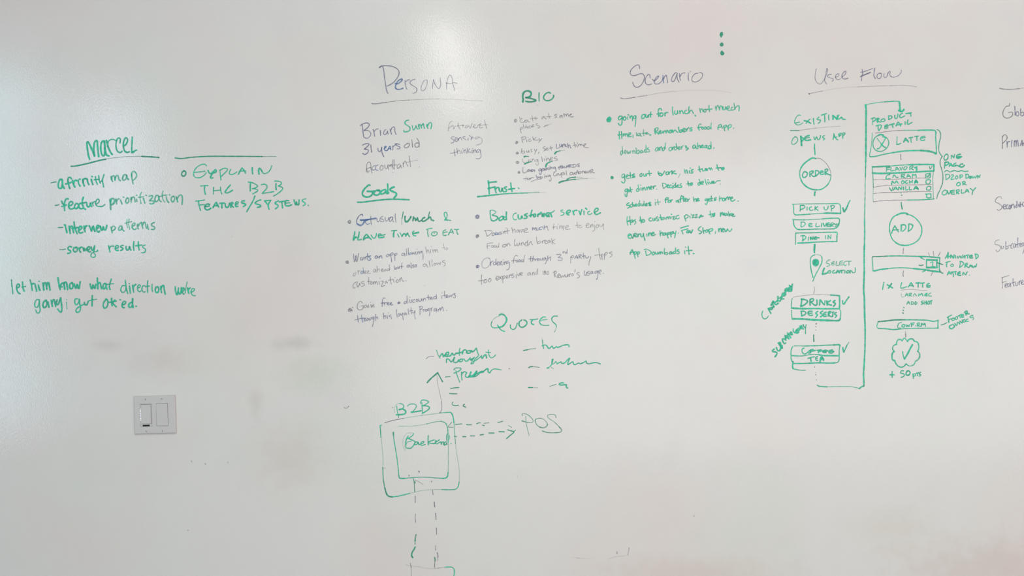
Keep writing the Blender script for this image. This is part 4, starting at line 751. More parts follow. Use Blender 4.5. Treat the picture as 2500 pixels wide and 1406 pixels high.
1680 1145 1650 1155 1650 1190 1680 1185 1690 1145 / ~2.4 1665 1085 1685 1130 1690 1170 / 1705 1155 1745 1140 1735 1120 1705 1135 1705 1170 1740 1175 / ~2.4 1775 1085 1785 1130 1805 1185 / ~3.2 1820 1135 1840 1170 / 1820 1095 1835 1100 / 1850 1135 1880 1165 1900 1120 / 1890 1150 1930 1140 1935 1120 1905 1130 1910 1160 1950 1150 / ~2 1960 1150 1980 1120 2050 1108 / ~1.4 ^.7 2055 1160 2042 1188
@ 1500 450 340
+ word | schedules | g 2.8
265 330 225 350 220 375 270 380 270 410 235 430 / 310 355 285 370 285 405 315 405 / 325 325 325 375 335 400 / 330 385 350 360 360 395 / 370 380 400 370 395 350 375 360 375 390 405 390 / 440 345 420 365 430 390 455 380 / ~2.2 455 290 450 340 460 385 / 475 345 480 380 505 380 515 345 520 385 / ~2.2 530 300 535 345 550 385 / 560 370 590 350 575 340 560 355 565 385 590 380 / ~3.4 650 325 610 340 650 360 620 378 655 378
+ word | it | g 2.2 .85
730 320 740 375 / 728 275 732 280 / 780 270 780 320 790 365 / 755 325 825 315
+ word | for | g 3
970 245 935 240 915 270 920 330 / 910 285 965 265 / 975 285 960 305 975 325 1000 315 1005 290 980 285 / 1010 280 1015 320 / 1015 300 1040 275
+ word | after | g 2.8
1145 285 1115 290 1110 315 1140 310 1150 290 1158 330 / 1225 225 1205 200 1190 230 1185 300 1190 320 / 1165 270 1215 255 / 1240 215 1235 270 1245 310 / 1215 255 1265 245 / 1265 285 1300 270 1285 250 1265 270 1270 305 1305 300 / 1315 265 1320 305 / 1320 285 1350 258
+ word | he | g 2.8
~2 1415 225 1420 270 1432 315 / 1425 290 1450 255 1465 270 1470 310 / ~3.2 1480 280 1515 265 1500 250 1480 270 1485 300 1525 290
+ word | gets | g 2.6
1665 260 1630 270 1630 290 1660 285 1675 255 1670 310 1650 365 1630 345 / 1690 280 1720 265 1705 250 1690 270 1695 300 1735 295 / 1740 210 1740 260 1755 300 / 1715 262 1765 250 / ~3.2 1830 240 1795 250 1800 270 1830 275 1790 290
+ word | home. | g 2.8
~1.8 1890 205 1885 250 1888 305 / 1890 270 1915 240 1930 250 1935 265 / 1965 250 1940 260 1940 295 1970 295 1980 260 1960 245 / 1990 250 2000 290 / 2000 265 2030 220 2040 240 2045 275 / 2045 260 2070 220 2085 275 / 2090 265 2125 245 2110 225 2090 245 2095 295 2130 300 2165 275 / ~2 2210 298 2230 302
+ word | Has | g 3
~2.4 230 580 225 650 240 735 / ~2.4 275 575 280 640 292 725 / ~3.6 230 665 280 655 / 320 635 295 650 295 680 320 675 330 645 335 680 / ~2.6 380 635 345 650 380 665 380 690 362 715
+ word | to | g 3
465 580 470 640 485 695 / 450 650 500 640 / 520 630 500 645 500 675 525 680 545 655 520 630
+ word | customize | g 2.6
660 600 630 610 620 645 645 660 675 650 / 690 610 695 650 715 650 725 605 735 645 / 775 580 750 595 750 610 790 630 790 650 760 655 / 825 545 830 600 845 640 / 800 600 850 590 / 880 595 855 610 860 635 890 625 895 605 880 590 / ~2.4 920 600 925 630 / 925 615 950 580 965 620 / 965 600 985 575 1000 615 / 1010 580 1020 605 / ~3 1020 535 1030 540 / 1040 585 1080 575 1065 600 1050 625 1080 625 1100 610 / 1155 555 1110 570 1105 600 1130 620 1165 605
+ word | pizza | g 2.6 .9
1255 565 1265 610 1285 660 / 1255 590 1280 550 1310 550 1325 580 1300 605 1270 610 / 1350 565 1360 600 / 1375 535 1380 542 / 1390 555 1430 545 1410 575 1395 600 1440 590 / 1450 550 1490 540 1470 570 1450 600 1500 585 / ~3.6 1525 600 1555 550 1570 570 1590 570 / 1530 585 1580 575
+ word | to | g 2.6
~2 1715 475 1725 530 1740 595 / 1695 545 1800 522 / ~3.6 1800 520 1765 545 1770 575 1795 560 1790 525
+ word | make | g 3
1905 510 1905 575 / 1910 545 1935 500 1945 540 1950 555 1970 510 1975 555 / 2010 520 1985 535 1990 560 2015 550 2025 525 2035 560 / ~2.4 2045 490 2055 535 2065 575 / 2110 520 2060 545 2100 555 / 2105 560 2140 545 2130 530 2110 550 2125 575 2165 570
+ word | everyone | g 3
245 925 285 910 280 890 255 895 245 930 260 965 295 965 / 300 900 325 970 350 890 / 350 920 390 910 385 880 355 890 355 930 385 940 415 935 / 420 890 425 940 / 425 915 455 885 / 470 890 480 940 505 935 520 885 / 520 880 530 940 548 1005 / ~2.4 580 890 585 935 / 610 875 615 925 / 615 900 640 870 655 880 660 915 / 665 900 710 880 700 860 670 880 670 915 700 920 735 900
+ word | happy. | g 2.8
820 830 820 880 825 925 / 825 895 850 860 865 875 870 915 / 915 870 885 875 880 910 905 910 920 875 925 910 / 945 870 950 910 965 965 / 950 885 985 860 990 890 960 905 / 1010 855 1010 900 1020 945 / 1012 880 1040 850 1050 875 1020 900 / 1055 845 1065 880 1090 875 / 1105 840 1095 890 1080 960 / ~2 1145 872 1152 878
+ overline | | g 2.8
1185 785 1250 765 1330 745
+ word | Fav | g 2.6
~2.4 1200 830 1250 815 1320 798 / ~2.4 1210 835 1220 860 1230 890 / ~3.4 1325 825 1300 840 1300 865 1330 865 1340 835 1345 860 / ~3.2 1355 825 1375 875 1405 815
+ word | Shop, | g 2.8
1555 755 1515 785 1510 820 1550 840 1570 855 1545 880 1520 885 / 1590 780 1590 830 1605 880 / 1595 850 1620 820 1630 835 / 1660 815 1635 830 1640 860 1665 855 1675 825 1655 812 / 1690 810 1695 850 1712 890 / 1690 830 1720 800 1760 795 1760 825 1710 850 / ~1.8 1818 840 1808 885
+ word | new | g 3
1870 795 1875 850 / 1875 820 1900 790 1915 800 1920 850 / 1925 830 1960 810 1955 790 1930 805 1930 845 1965 850 / 1975 800 2000 850 2030 800 / ~2.4 2035 805 2060 845 2090 830 2105 795
+ word | App. | g 2.8
285 1255 285 1230 310 1180 320 1170 330 1200 350 1250 / 280 1225 345 1215 / 355 1210 360 1270 375 1330 / 355 1230 385 1205 400 1230 370 1260 / 410 1215 415 1260 425 1300 / 412 1230 435 1205 455 1225 425 1260 / ~1.4 ^.5 488 1265 492 1268
+ word | Downloads | g 2.8
~2.4 560 1190 565 1230 572 1275 / ~2.4 535 1168 580 1165 635 1190 660 1220 630 1260 570 1275 / 705 1215 680 1230 685 1265 710 1260 720 1230 700 1212 / 735 1215 745 1250 770 1250 780 1210 795 1250 815 1210 / 825 1210 830 1250 / 830 1235 850 1210 870 1240 / 900 1150 895 1210 905 1260 / 905 1250 920 1225 950 1225 960 1245 935 1260 / 1020 1205 990 1220 990 1250 1020 1240 1030 1210 1035 1250 / 1085 1200 1055 1215 1060 1245 1085 1235 / 1100 1140 1095 1190 1105 1240 / 1160 1170 1125 1185 1130 1200 1165 1215 1160 1240 1125 1245
+ word | it. | g 2.8
1260 1190 1265 1248 / 1275 1125 1282 1130 / 1325 1110 1330 1180 1342 1255 / 1290 1190 1340 1188 1395 1185 / ~3.4 1415 1240 1428 1242
@ 1020 750 500
= handwritten_heading | thin green capitals heading QUOTES in the lower middle | heading
+ word | QUOTES | g 2.8
~4 995 95 1020 85 1060 100 1085 150 1065 200 1030 235 990 245 / ~2.4 990 245 940 252 905 240 895 210 905 175 / ~1.6 ^.6 905 180 920 150 960 120 1000 108 / ~3 972 215 990 245 1020 280 1060 295 / 1130 215 1135 255 1165 272 1195 250 1215 195 / ~3.4 1270 155 1240 180 1238 220 1265 245 1300 235 1330 205 1325 170 1295 155 / 1370 150 1420 150 1465 142 / ~3.4 1400 155 1385 180 1395 205 1415 210 / ~3 1560 120 1530 120 1495 150 1485 185 1510 215 / ~2.2 1510 215 1550 222 1600 220 / ~2 1490 170 1530 155 1580 148 / ~2.8 1705 108 1660 110 1635 140 1650 180 1685 210 1690 240 / ~1.8 ^.7 1690 240 1682 275 1665 305
= handwritten_note | green scribbled lines beside the upward arrow, left of the quote dashes, Process among them | note
+ dash | | k 1.6
100 632 120 612 150 600 195 598
+ word | scribbled first line | g 3.4
~2 228 520 245 575 270 622 / 270 600 300 565 315 605 345 560 375 550 370 580 335 580 345 600 400 590 420 560 440 585 470 560 490 560 / ~2.6 515 500 505 545 510 590 / 480 565 540 548 / 545 570 555 530 585 520 600 550 / 640 530 600 535 600 560 640 555 655 525 665 545 690 530 715 500 / ~2.8 715 500 730 550 740 590 700 630 680 680 650 690 660 670 720 640 770 600 / 775 590 785 625 810 590 830 580 840 620 / ~2.4 865 520 865 560 872 590 890 615 920 610 952 580 / ~2 830 548 890 552
+ word | scribbled second line | g 3.2
350 675 355 630 385 640 410 668 440 625 450 615 / 445 610 440 670 480 670 500 640 / 500 650 540 630 545 655 515 665 490 650 / 560 630 590 660 620 640 640 615 / 640 630 660 650 690 610 / 640 640 680 620
+ dash | | G 2
335 852 360 848 395 846
+ word | Process | g 3
~2.8 440 805 480 790 520 765 525 745 490 740 455 745 440 765 / ~2.4 465 775 480 830 512 915 / 535 790 535 840 540 888 / 540 810 570 785 600 800 / ~3.2 595 800 580 840 610 855 640 820 / ~4 650 790 635 830 670 835 720 780 690 840 / 690 830 740 800 780 780 / 620 850 700 845 760 800 / ~4.4 750 800 800 785 / ~3.4 790 795 830 760 855 750 860 790 880 800 / ~2.6 880 800 905 765 940 752 980 758 1018 765
+ dot | | k 2.4
1112 748 1120 750
+ dash | | G 2.4
400 990 450 984 502 980
+ dash | | G 2.6
388 1052 430 1056 478 1056
+ stroke | | G 2.2
430 1158 418 1180 430 1195 460 1200 498 1196
+ stroke | | G 3
568 1185 553 1200 565 1212 585 1218
= handwritten_list | three green dashes with wavy scribbles under the heading QUOTES | list
+ dash | | G 2.4
~2.8 1290 528 1340 518 / ~1.8 ^.8 1335 519 1390 508 1440 504
+ scribble | | g 3
~2.4 1522 400 1525 440 1538 505 / ~1.4 ^.5 1512 370 1520 405 / ~3.2 1518 470 1550 460 1570 465 1600 505 1620 490 1640 475 1655 500 1680 490 1690 478 1705 490 1740 480 1770 465 1838 458 1846 484
+ dash | | G 2.4
~3 1352 738 1375 726 1400 724 / ~1.8 ^.8 1395 724 1440 728 1485 734
+ scribble | | g 2.8
~2 1640 635 1635 670 1640 695 1670 680 1685 660 1700 690 / ~3.2 1650 632 1640 680 / ~3.2 1700 690 1750 665 1755 685 1790 680 1830 640 1855 622 1830 680 1835 700 / ~3 1835 700 1880 670 1895 665 1900 690 1920 700 1965 680 1985 690 2040 665 2055 655 2060 680 2090 690 2140 678 2180 675 2228 692 / ~2.4 1640 690 1615 720 1580 745 / ~1.6 ^.7 1625 730 1655 750 / ~2.6 1575 742 1600 742
+ dash | | G 2.8
1350 980 1400 980 / ~2 ^.6 1395 980 1465 984
+ dash | | G 1.8 .8
1610 966 1650 952 1690 942
+ scribble | | g 3.4
1780 922 1745 925 1725 942 1750 950 1790 945 1812 948 / 1815 945 1812 975 1830 986
@ 900 960 520
= drawn_diagram | green marker diagram of nested boxes around Backend, with arrows up and to POS | diagram
+ label_word | B2B | g 2.6
~1.6 ^.5 305 225 302 170 330 130 370 118 / ~2 330 150 335 200 350 270 / 365 120 400 130 412 160 380 190 355 195 / ~3.6 360 190 400 185 435 210 425 240 380 250 325 252 / ~2 350 250 352 285 / ~2.2 455 150 480 130 530 125 560 145 545 185 510 220 / ~3.6 500 222 560 215 615 205 / ~2.4 625 110 628 170 630 235 / ~2.6 610 120 620 85 660 80 705 100 670 130 630 148 / ~3.2 640 145 690 150 715 170 690 200 630 235
+ dot | | k 2
275 168 283 165
+ dot | | k 2
350 282 354 285
+ box | | g 1.8
~2.6 150 375 135 380 140 450 145 520 / ^.5 145 510 155 600 165 700 170 800 165 880 / #G ~2.4 166 870 170 980 180 1060 195 1130 / #G ~3.4 190 1110 210 1180 240 1210 280 1216 / ~2.8 275 1216 340 1208 420 1190 480 1175 / ^.5 470 1178 560 1155 650 1138 760 1130 870 1130 / ~2.4 860 1130 960 1132 1020 1125 1050 1095 1062 1040 / ^.5 1062 1050 1065 950 1060 870 1045 770 1030 680 1018 580 / ~2 ^.8 1020 590 1010 480 1005 400 1000 340 / ~3 1002 350 992 280 975 235 955 222 / ~2 960 222 900 225 830 232 / ^.6 840 231 740 245 620 260 / ^.5 630 258 520 275 400 295 / ~2 #k 410 294 300 315 190 345
+ arrow | | G 2.4
@ 1020 750 500
~1.5 #k ^.7 235 830 240 920 260 1010 280 1100 292 1160 / ~1.8 #k 290 1150 293 1220 285 1265 262 1292 / ~3.6 115 920 160 870 245 798 / ~3 242 798 270 850 303 910
@ 900 960 520
+ box | | g 2
~3.6 #G 290 458 292 495 / ~2.4 292 490 300 560 320 680 335 780 345 870 355 970 / ~3 353 960 360 990 375 998 420 998 / 415 998 520 990 600 984 700 986 800 994 880 998 / ~3.2 870 998 905 994 925 975 932 930 / ~1.8 ^.7 932 940 935 850 935 700 935 560 / ~2.2 935 570 932 480 930 430 / ~2.4 931 440 920 380 895 345 850 328 / ~1.8 ^.8 855 328 800 332 740 345 680 360 / ^.5 690 357 600 375 500 385 350 388
+ label_word | Backend. | g 2.8
~1.8 ^.4 510 465 450 470 415 510 400 590 415 660 / ~1.6 ^.4 430 560 425 620 430 680 / ~2.6 465 500 440 550 435 600 440 640 / ~2.4 440 535 480 520 520 490 525 470 / ~3 455 520 500 545 545 570 520 620 490 645 450 645 / ~1.6 440 600 460 570 500 565 / 580 575 555 570 540 590 550 605 575 590 580 570 590 605 / ~2.4 600 600 640 585 650 565 625 570 610 590 620 612 665 600 / 700 495 698 550 700 605 / 770 545 700 575 750 590 775 590 / ~3.4 790 555 785 590 / ~3 780 575 810 560 830 545 / 800 595 835 575 850 570 855 600 / 855 580 880 570 890 605 / 905 570 880 590 890 610 915 590 / ~2.2 935 470 915 490 918 560 920 605 / ~1.6 945 490 950 515 945 540 / ~2.4 965 590 970 593
+ dashed_arrow | | G 2
~1.8 ^.8 975 340 950 370 935 395 990 400 / 1018 366 1060 362 1095 358 / ~2.4 1148 366 1175 370 1208 368 / ~2.4 1268 358 1290 348 1312 348 / ~2.2 ^.7 1355 352 1412 346 / 1335 374 1360 379 / 1515 342 1550 335 1575 326
+ dashed_arrow | | G 2.8
~2.2 1005 505 1032 508 / 1105 507 1140 509 / 1195 500 1245 500 / 1308 490 1348 482 / 1412 466 1472 466 / 1530 450 1592 452 / 1632 428 1670 440 1705 455 1660 495 1618 532 / ~1.8 1700 455 1725 430 / ^.7 ~1.8 1640 378 1680 400
+ label_word | POS | G 2 .75
~2 1805 262 1800 245 1830 238 1880 260 1920 300 1930 330 1905 345 1860 340 1800 326 / ~2.6 1798 322 1835 333 / ~1.6 1845 270 1848 340 1862 410 1885 495 / ~2.4 2005 292 1960 305 1960 345 1985 380 2020 400 / ~3 2010 398 2050 405 2085 390 2100 365 / ~1.8 2100 370 2085 335 2045 300 2005 292 / ~1.8 2198 285 2190 255 2150 248 2105 255 2100 275 2130 305 2170 330 2215 370 2240 400 / ~3 2235 392 2265 430 2250 455 2190 462 2100 460 2040 442
+ dot | | k 2.4
474 962 476 970
+ dot | | k 2.4
585 915 595 912 590 930
+ dot | | k 2.4
738 1028 740 1040
+ tick_mark | | k 1.6 .6
168 876 200 878
+ dashed_line | | k 2.2
~1.8 #G 525 1000 535 1050 538 1120 542 1160 / #G 545 1030 546 1055 / ^.6 550 1018 600 1045 640 1070 / 548 1205 547 1280
+ dashed_line | | k 2.4
750 1138 752 1160 756 1188 / 770 1275 772 1300 776 1335
@ 900 1206 356
= drawn_box | box corner cut by the bottom edge of the photo, below the Backend diagram | drawing
+ box | | k 1.8 .6
~2 #k ^.9 715 1185 722 1215 728 1260 / ~2 730 1250 733 1330 730 1480 / ^.4 640 1215 700 1226 780 1238 860 1245 / ^.35 855 1246 960 1265 1060 1278 1150 1275 / ^.6 1140 1276 1240 1262 1310 1253 / ~2.6 #g ^1 1310 1253 1380 1249 1430 1255 1462 1285 1470 1330 1462 1400 1460 1480
= dashed_connector | dashed grey-green line dropping from the Backend diagram, the left one of two | line
+ dash | | k 2
^.5 798 28 797 90 799 150
+ dash | | k 2 .8
803 340 800 410 808 485
+ dash | | G 3 .8
~3.4 815 695 803 730 797 800 / ~2.4 798 790 796 830 797 862
+ dash | | G 3.4
798 905 780 945 750 990 738 1035 742 1070 758 1090
= dashed_connector | dashed grey line dropping from the Backend diagram, the right one of two | line
+ dash | | k 2.4
1124 135 1128 180 1135 222
+ dash | | k 2.4
1150 325 1152 380 1157 438
+ dash | | k 2.4
1161 580 1163 630 1163 688
+ dash | | k 2.2 .8
1151 885 1152 925 1150 965
+ dash | | k 2.8
1172 1002 1186 1030 1188 1080 / ~2 ^.7 1188 1075 1187 1110 1184 1148
+ dash | | G 3 .8
~3.4 1130 1085 1138 1110 1138 1145 / ~2.2 #k ^.8 1138 1140 1133 1200 1130 1262
@ 1380 60 500
= ink_dot | top dot of three green dots above the heading Scenario | dot
. green dots in the upper right
+ . | | G 5
~6.5 1908 105 1903 120 1902 135 / ~3 1918 97 1900 100 1890 125 1900 140 1918 130 1920 105 / ~2.6 1900 150 1904 154
= ink_dot | middle dot of three green dots above the heading Scenario | dot
. green dots in the upper right
+ . | | G 5
~5.5 1908 238 1912 248 / ~3 1910 225 1895 235 1895 255 1912 262 1926 250 1924 232 1910 225
= ink_dot | bottom dot of three green dots above the heading Scenario | dot
. green dots in the upper right
+ . | | G 5
~6 1912 342 1920 355 / ~3 1915 323 1900 335 1902 362 1920 370 1936 355 1928 338 1912 335
@ 1840 150 400
= handwritten_heading | thin grey-violet heading User Flow over a pale grey line at the right | heading
+ word | User | p 2.2 .8
~1.8 955 110 940 190 938 265 965 320 1010 345 1055 310 1090 240 1115 105 / ~2.2 1115 105 1130 130 1115 190 1090 250 1085 300 1115 345 / 1185 195 1140 205 1125 230 1165 250 1210 265 1215 290 1195 300 / 1245 240 1290 225 1300 190 1275 190 1248 225 1255 260 1285 280 1325 265 / ~2.8 1345 240 1400 190 1405 150 1385 155 1350 200 1350 250 1390 270 1440 255
+ word | Flow | p 2.4 .85
1655 120 1662 180 1650 230 1645 295 / 1630 170 1700 150 1815 110 / 1625 235 1700 205 1785 168 / 1640 220 1780 165 / ~3 1848 100 1838 160 1835 220 1858 262 / 1930 180 1895 190 1880 230 1900 260 1930 255 1950 220 1945 185 1925 180 / 1990 185 1985 225 2005 248 2035 225 2045 185 2075 150 2085 160 2075 200 2100 235 / ~2 2095 232 2140 240 2200 220 2245 175 2252 130
+ underline | | k 2.2 .6
~3 ^.9 840 488 850 500 / ^.7 845 495 950 470 1050 452 / ^.3 1045 453 1250 415 1450 395 1600 388 / ^.5 1590 388 1800 378 1950 372 2100 370 / ^.5 ~2.6 2090 370 2250 365 2380 372 2485 388
= handwritten_heading | green capitals EXISTING underlined, above the words OPENS APP | heading
+ word | EXISTING | g 3
~2.2 715 825 690 815 650 850 630 895 625 935 660 968 710 962 750 935 / ~2.8 632 942 700 925 / ~3.6 770 905 820 915 870 945 / 860 880 820 915 800 945 / 912 870 915 920 922 962 / 995 850 965 880 985 890 1020 895 1010 925 985 945 / ~3.2 1035 820 1070 808 1110 795 / 1082 810 1085 870 1085 925 / 1145 815 1145 860 1150 895 / ~4 1210 885 1212 845 1205 820 1250 860 1270 885 / ~2.8 1270 885 1275 820 / 1300 815 1285 850 1290 885 1320 865 1340 850 / ~3.4 1340 850 1360 880 1400 885
+ underline | | k 1.8
~2.2 #G 558 1054 690 1054 / ^.7 685 1053 820 1034 950 1018 / ^.5 945 1018 1130 1000 1320 988
= handwritten_note | green capitals reading OPENS APP above the circled word ORDER | note
+ word | OPENS | g 2.8
~2.2 640 1150 605 1170 585 1215 585 1260 620 1262 660 1230 672 1190 655 1155 625 1145 / ~4.2 720 1140 725 1210 732 1285 / ~3.6 722 1145 760 1180 750 1200 730 1225 / ~4 845 1130 790 1150 780 1190 815 1205 870 1195 / 790 1170 850 1160 / ~2.8 920 1150 925 1180 935 1195 960 1150 980 1195 1010 1175 1020 1130 / ~2.8 1080 1130 1050 1150 1060 1165 1085 1180 1060 1200
+ word | APP | g 2.8
~2.8 1210 1190 1220 1145 1225 1100 / 1222 1100 1240 1150 1260 1180 1285 1198 / 1215 1160 1270 1150 / ~3.4 1300 1110 1305 1145 / 1300 1105 1335 1095 1330 1120 1305 1135 / ~3 1360 1100 1358 1135 1360 1175 / 1355 1095 1390 1090 1388 1115 1362 1130
= connector_line | long green connector line whose arrowhead points down at PRODUCT DETAIL | line
+ line | | g 4
~1.8 1700 662 1780 645 1900 628 2000 616 / ~2.6 1995 617 2100 609 2200 608 2225 620 / ~4.6 2222 615 2228 660 2232 720 2238 760
+ arrowhead | | g 4.4
2212 745 2235 760 2258 765 / 2258 765 2280 750 2292 732
+ line | | g 4.4
~5 1707 665 1714 720 1716 800 / 1716 790 1714 900 1714 1000 1714 1100 1713 1200 1712 1300 1710 1400 /
@ 1880 360 250 1406
~4 1316 0 1315 100 1313 200 / ~3.2 1313 195 1311 300 1309 400 / ~2.4 ^.8 1309 395 1305 500 1305 600 1303 700 / ~2.8 ^.9 1303 695 1300 850 1297 1000 / ~3.4 1297 990 1299 1150 1297 1300 1297 1406
@ 1840 580 300 2109
~3.8 1898 140 1896 300 1896 450 1898 600 / 1898 590 1892 750 1887 870 1890 950 / ~4.4 1890 940 1900 1050 1902 1200 1905 1350 1907 1406
@ 1840 770 300 2109
~4 1906 -10 1908 100 1912 200 1913 320 / ~3.6 1913 310 1912 450 1908 600 1900 750 / ~4 1901 740 1895 850 1885 1000 1890 1120 1890 1210 / ~3.4 1890 1210 1850 1225 1810 1258 / ~1.6 1815 1252 1740 1235 1680 1222 1550 1220 1400 1222 1250 1225 / ~3 1260 1225 1180 1220 1120 1212 1090 1195
@ 1840 150 400
= connector_line | short green line between OPENS APP and the circled ORDER | line
+ . | | g 3
930 1258 928 1310 932 1360 936 1406 /
@ 1880 360 250 1406
610 0 615 50 617 100
= drawn_circle | green circle around the word ORDER | drawing
+ ring | | g 3
~3.8 625 152 580 145 520 180 460 230 425 280 / ~2.4 428 275 410 320 410 400 430 450 / ~3.6 426 445 450 490 510 545 580 575 640 582 / 635 582 700 575 760 540 800 500 / ~2.2 795 503 825 450 835 390 / ~2 #k ^.8 835 395 832 340 815 290 780 230 730 180 680 150 630 148
+ word | ORDER | g 3.2
510 350 480 330 455 350 445 395 465 412 500 395 512 350 485 335 / 545 335 545 370 548 402 / 545 335 585 320 590 345 560 365 595 400 / 625 320 622 360 630 395 / 620 318 655 320 670 345 650 375 605 400 / 720 320 690 330 690 365 715 370 740 362 / 695 348 735 335 / 755 305 755 345 765 375 / 755 305 785 295 790 320 765 340 790 365 828 378
= connector_line | short green dash between the circled ORDER and PICK UP | line
+ . | | g 3.8
618 608 612 635 612 660
= drawn_button | green boxed words PICK UP with a tick on its right | drawing
+ box | | g 2.6
~2 305 780 420 776 550 774 700 772 820 772 / ~2.6 815 772 900 770 945 772 965 800 968 850 968 905 / 322 778 325 840 325 890 335 918 360 927 / ~3 355 927 450 922 550 915 / ~2 545 915 650 908 750 902 / ~4 745 902 850 902 968 906
+ word | PICK | g 2.8
415 800 415 840 412 875 / 412 800 460 795 480 815 455 840 420 850 / ~2.4 508 815 508 860 / 570 815 545 825 540 850 565 865 590 855 / 620 810 615 860 / 655 810 620 840 / 620 835 660 865
+ word | UP | g 2.6
740 815 745 845 765 860 790 840 798 805 / 840 810 840 840 845 872 / 825 805 865 795 885 810 865 835 840 840
+ tick | | g 3.6
~4 1000 830 1008 860 1015 885 1040 850 1065 800 / ~3 1062 805 1080 760 1098 728
= drawn_button | green rounded box around the word DELIVERY, between PICK UP and DINE IN | drawing
+ box | | g 2.8
~2.4 308 990 380 993 480 994 / ~1.8 475 994 600 988 720 980 / ~2.8 715 980 820 972 920 970 945 975 955 1000 948 1040 / 950 1030 940 1070 915 1100 870 1118 / 875 1117 760 1120 640 1120 520 1125 400 1127 / ~3 405 1128 370 1120 340 1090 325 1050 322 1000
+ word | DELIVERY | g 2.4
430 1030 425 1060 425 1090 / 420 1025 465 1025 485 1050 460 1080 428 1092 / ~2.8 575 1045 540 1045 530 1070 545 1088 580 1085 / 535 1068 575 1062 / 635 1040 630 1085 680 1080 / ~3 710 1040 705 1085 / ~3 730 1040 750 1085 775 1040 / ~3.4 810 1035 785 1045 785 1080 825 1080 / 785 1060 820 1055 / ~3.4 835 1045 835 1085 / 835 1040 865 1035 870 1055 840 1065 870 1085 / ~2.8 885 1045 900 1065 920 1045 / 940 1045 915 1080 890 1090
= drawn_button | green box around the words DINE IN | drawing
+ box | | g 2.8
~2.4 350 1330 350 1260 350 1175 / ~2.8 350 1175 450 1172 560 1172 700 1166 800 1163 / ~3.2 795 1163 890 1164 922 1168 918 1220 918 1290 / ~3 918 1290 820 1292 720 1295 600 1300 / ~3.6 605 1300 500 1308 380 1312
+ word | DINE | g 3
420 1215 460 1208 490 1225 485 1250 445 1280 / 452 1215 450 1280 / ~2.4 527 1230 525 1275 / ~3.4 555 1265 555 1230 585 1262 590 1225 / 635 1222 610 1235 608 1260 640 1262 / ~3.4 610 1245 640 1240 675 1240
+ word | IN | g 2.4
762 1210 763 1255 / 795 1255 797 1205 / 797 1205 830 1250 / 832 1250 835 1200
= connector_line | short thick green dash between DINE IN and the map pin | line
+ . | | g 4
616 1332 612 1370 611 1406 /
@ 1840 580 300 2109
1045 120 1040 200 1044 258
= drawn_map_pin | green map pin with a filled centre dot, left of SELECT LOCATION | drawing
+ pin_outline | | g 2.2
~2.4 1015 750 1040 690 1070 620 1110 550 1145 480 / ~2.8 1140 490 1165 440 1175 380 1168 330 / ~1.6 ^.8 1170 340 1145 305 1090 293 1040 298 / ~2.6 1045 297 1000 320 975 360 970 430 980 520 / ~3 978 510 995 600 1010 650 1018 685
+ pin_dot | | g 7
~8 1045 400 1080 405 1085 440 1050 455 1040 420 1065 428 / ~4 1065 380 1030 390 1018 430 1035 470 1070 480 1105 455 1108 415 1090 385 1060 380
= handwritten_note | thin green capitals SELECT LOCATION right of the map pin | note
+ word | SELECT | g 2.2 .85
1310 380 1270 395 1245 435 1290 450 1305 475 1250 500 / 1385 410 1345 425 1340 465 1390 468 / 1345 445 1385 435 / 1420 410 1415 475 1465 472 / 1530 400 1480 415 1475 465 1530 468 / 1480 440 1530 432 / 1580 410 1555 420 1545 460 1570 480 1590 465 / 1590 405 1675 405 / 1635 410 1635 475
+ word | LOCATION | g 3
~4 1212 525 1190 580 1180 628 / ~4 1180 628 1230 618 1265 605 / ~2.6 1300 570 1275 580 1275 605 1305 608 1325 590 1310 565 1295 568 / 1385 560 1355 580 1360 610 1405 600 / ~3.4 1420 605 1440 560 1470 605 / 1430 590 1490 585 / 1475 565 1545 560 / 1510 565 1512 608 / ~2.6 1565 560 1565 610 / ~3 1620 565 1595 580 1595 605 1630 600 1640 575 1618 562 / 1655 610 1660 560 1700 600 / ~2.2 1700 600 1735 600 1745 560 1740 515
= connector_line | short faint curved line between the map pin and DRINKS | line
+ . | | k 2 .7
1038 845 1044 880 1040 920 1030 962
= drawn_button | green box around the word DRINKS with a tick on its right | drawing
+ box | | g 2.8
~1.6 #k ^.7 680 1022 780 1005 900 990 1050 978 1200 980 1330 985 / ~3.4 1320 985 1400 990 1475 998 / ~3.6 1473 998 1475 1080 1475 1150 1472 1215 / ~2.2 662 1040 652 1100 645 1160 650 1205 / ~4.6 650 1208 750 1215 900 1220 / ~3.6 890 1220 1050 1217 1200 1222 1470 1220
+ word | DRINKS | g 3.8
825 1060 820 1120 810 1180 / 815 1055 880 1065 925 1090 900 1130 850 1165 810 1175 / 970 1060 965 1110 968 1160 / ~3.4 970 1060 1010 1045 1030 1065 1010 1095 980 1105 1010 1130 1050 1160 1085 1150 1085 1070 / ~3.6 1130 1160 1135 1110 1140 1065 1180 1120 1215 1155 / ~2.8 1215 1155 1225 1080 / 1255 1085 1255 1130 1265 1160 / 1320 1080 1260 1120 1300 1150 1335 1160 / 1395 1080 1365 1100 1375 1115 1405 1135 1370 1180
+ tick | | g 3.4
~3 1525 1080 1530 1140 1550 1142 / 1550 1140 1590 1080 1635 1015
= drawn_button | green rounded box around the word DESSERTS, joined under the DRINKS box | drawing
+ box | | g 3
~2.4 1480 1235 1495 1270 1492 1340 1485 1390 / ~2.2 650 1245 652 1320 660 1395 / ~4.6 665 1395 760 1395 870 1398 980 1408 / ~5.4 960 1406 1050 1412 1180 1418 1280 1422 / ~4.2 1270 1421 1380 1425 1450 1425 1478 1412 1486 1385
+ word | DESSERTS | g 3.4
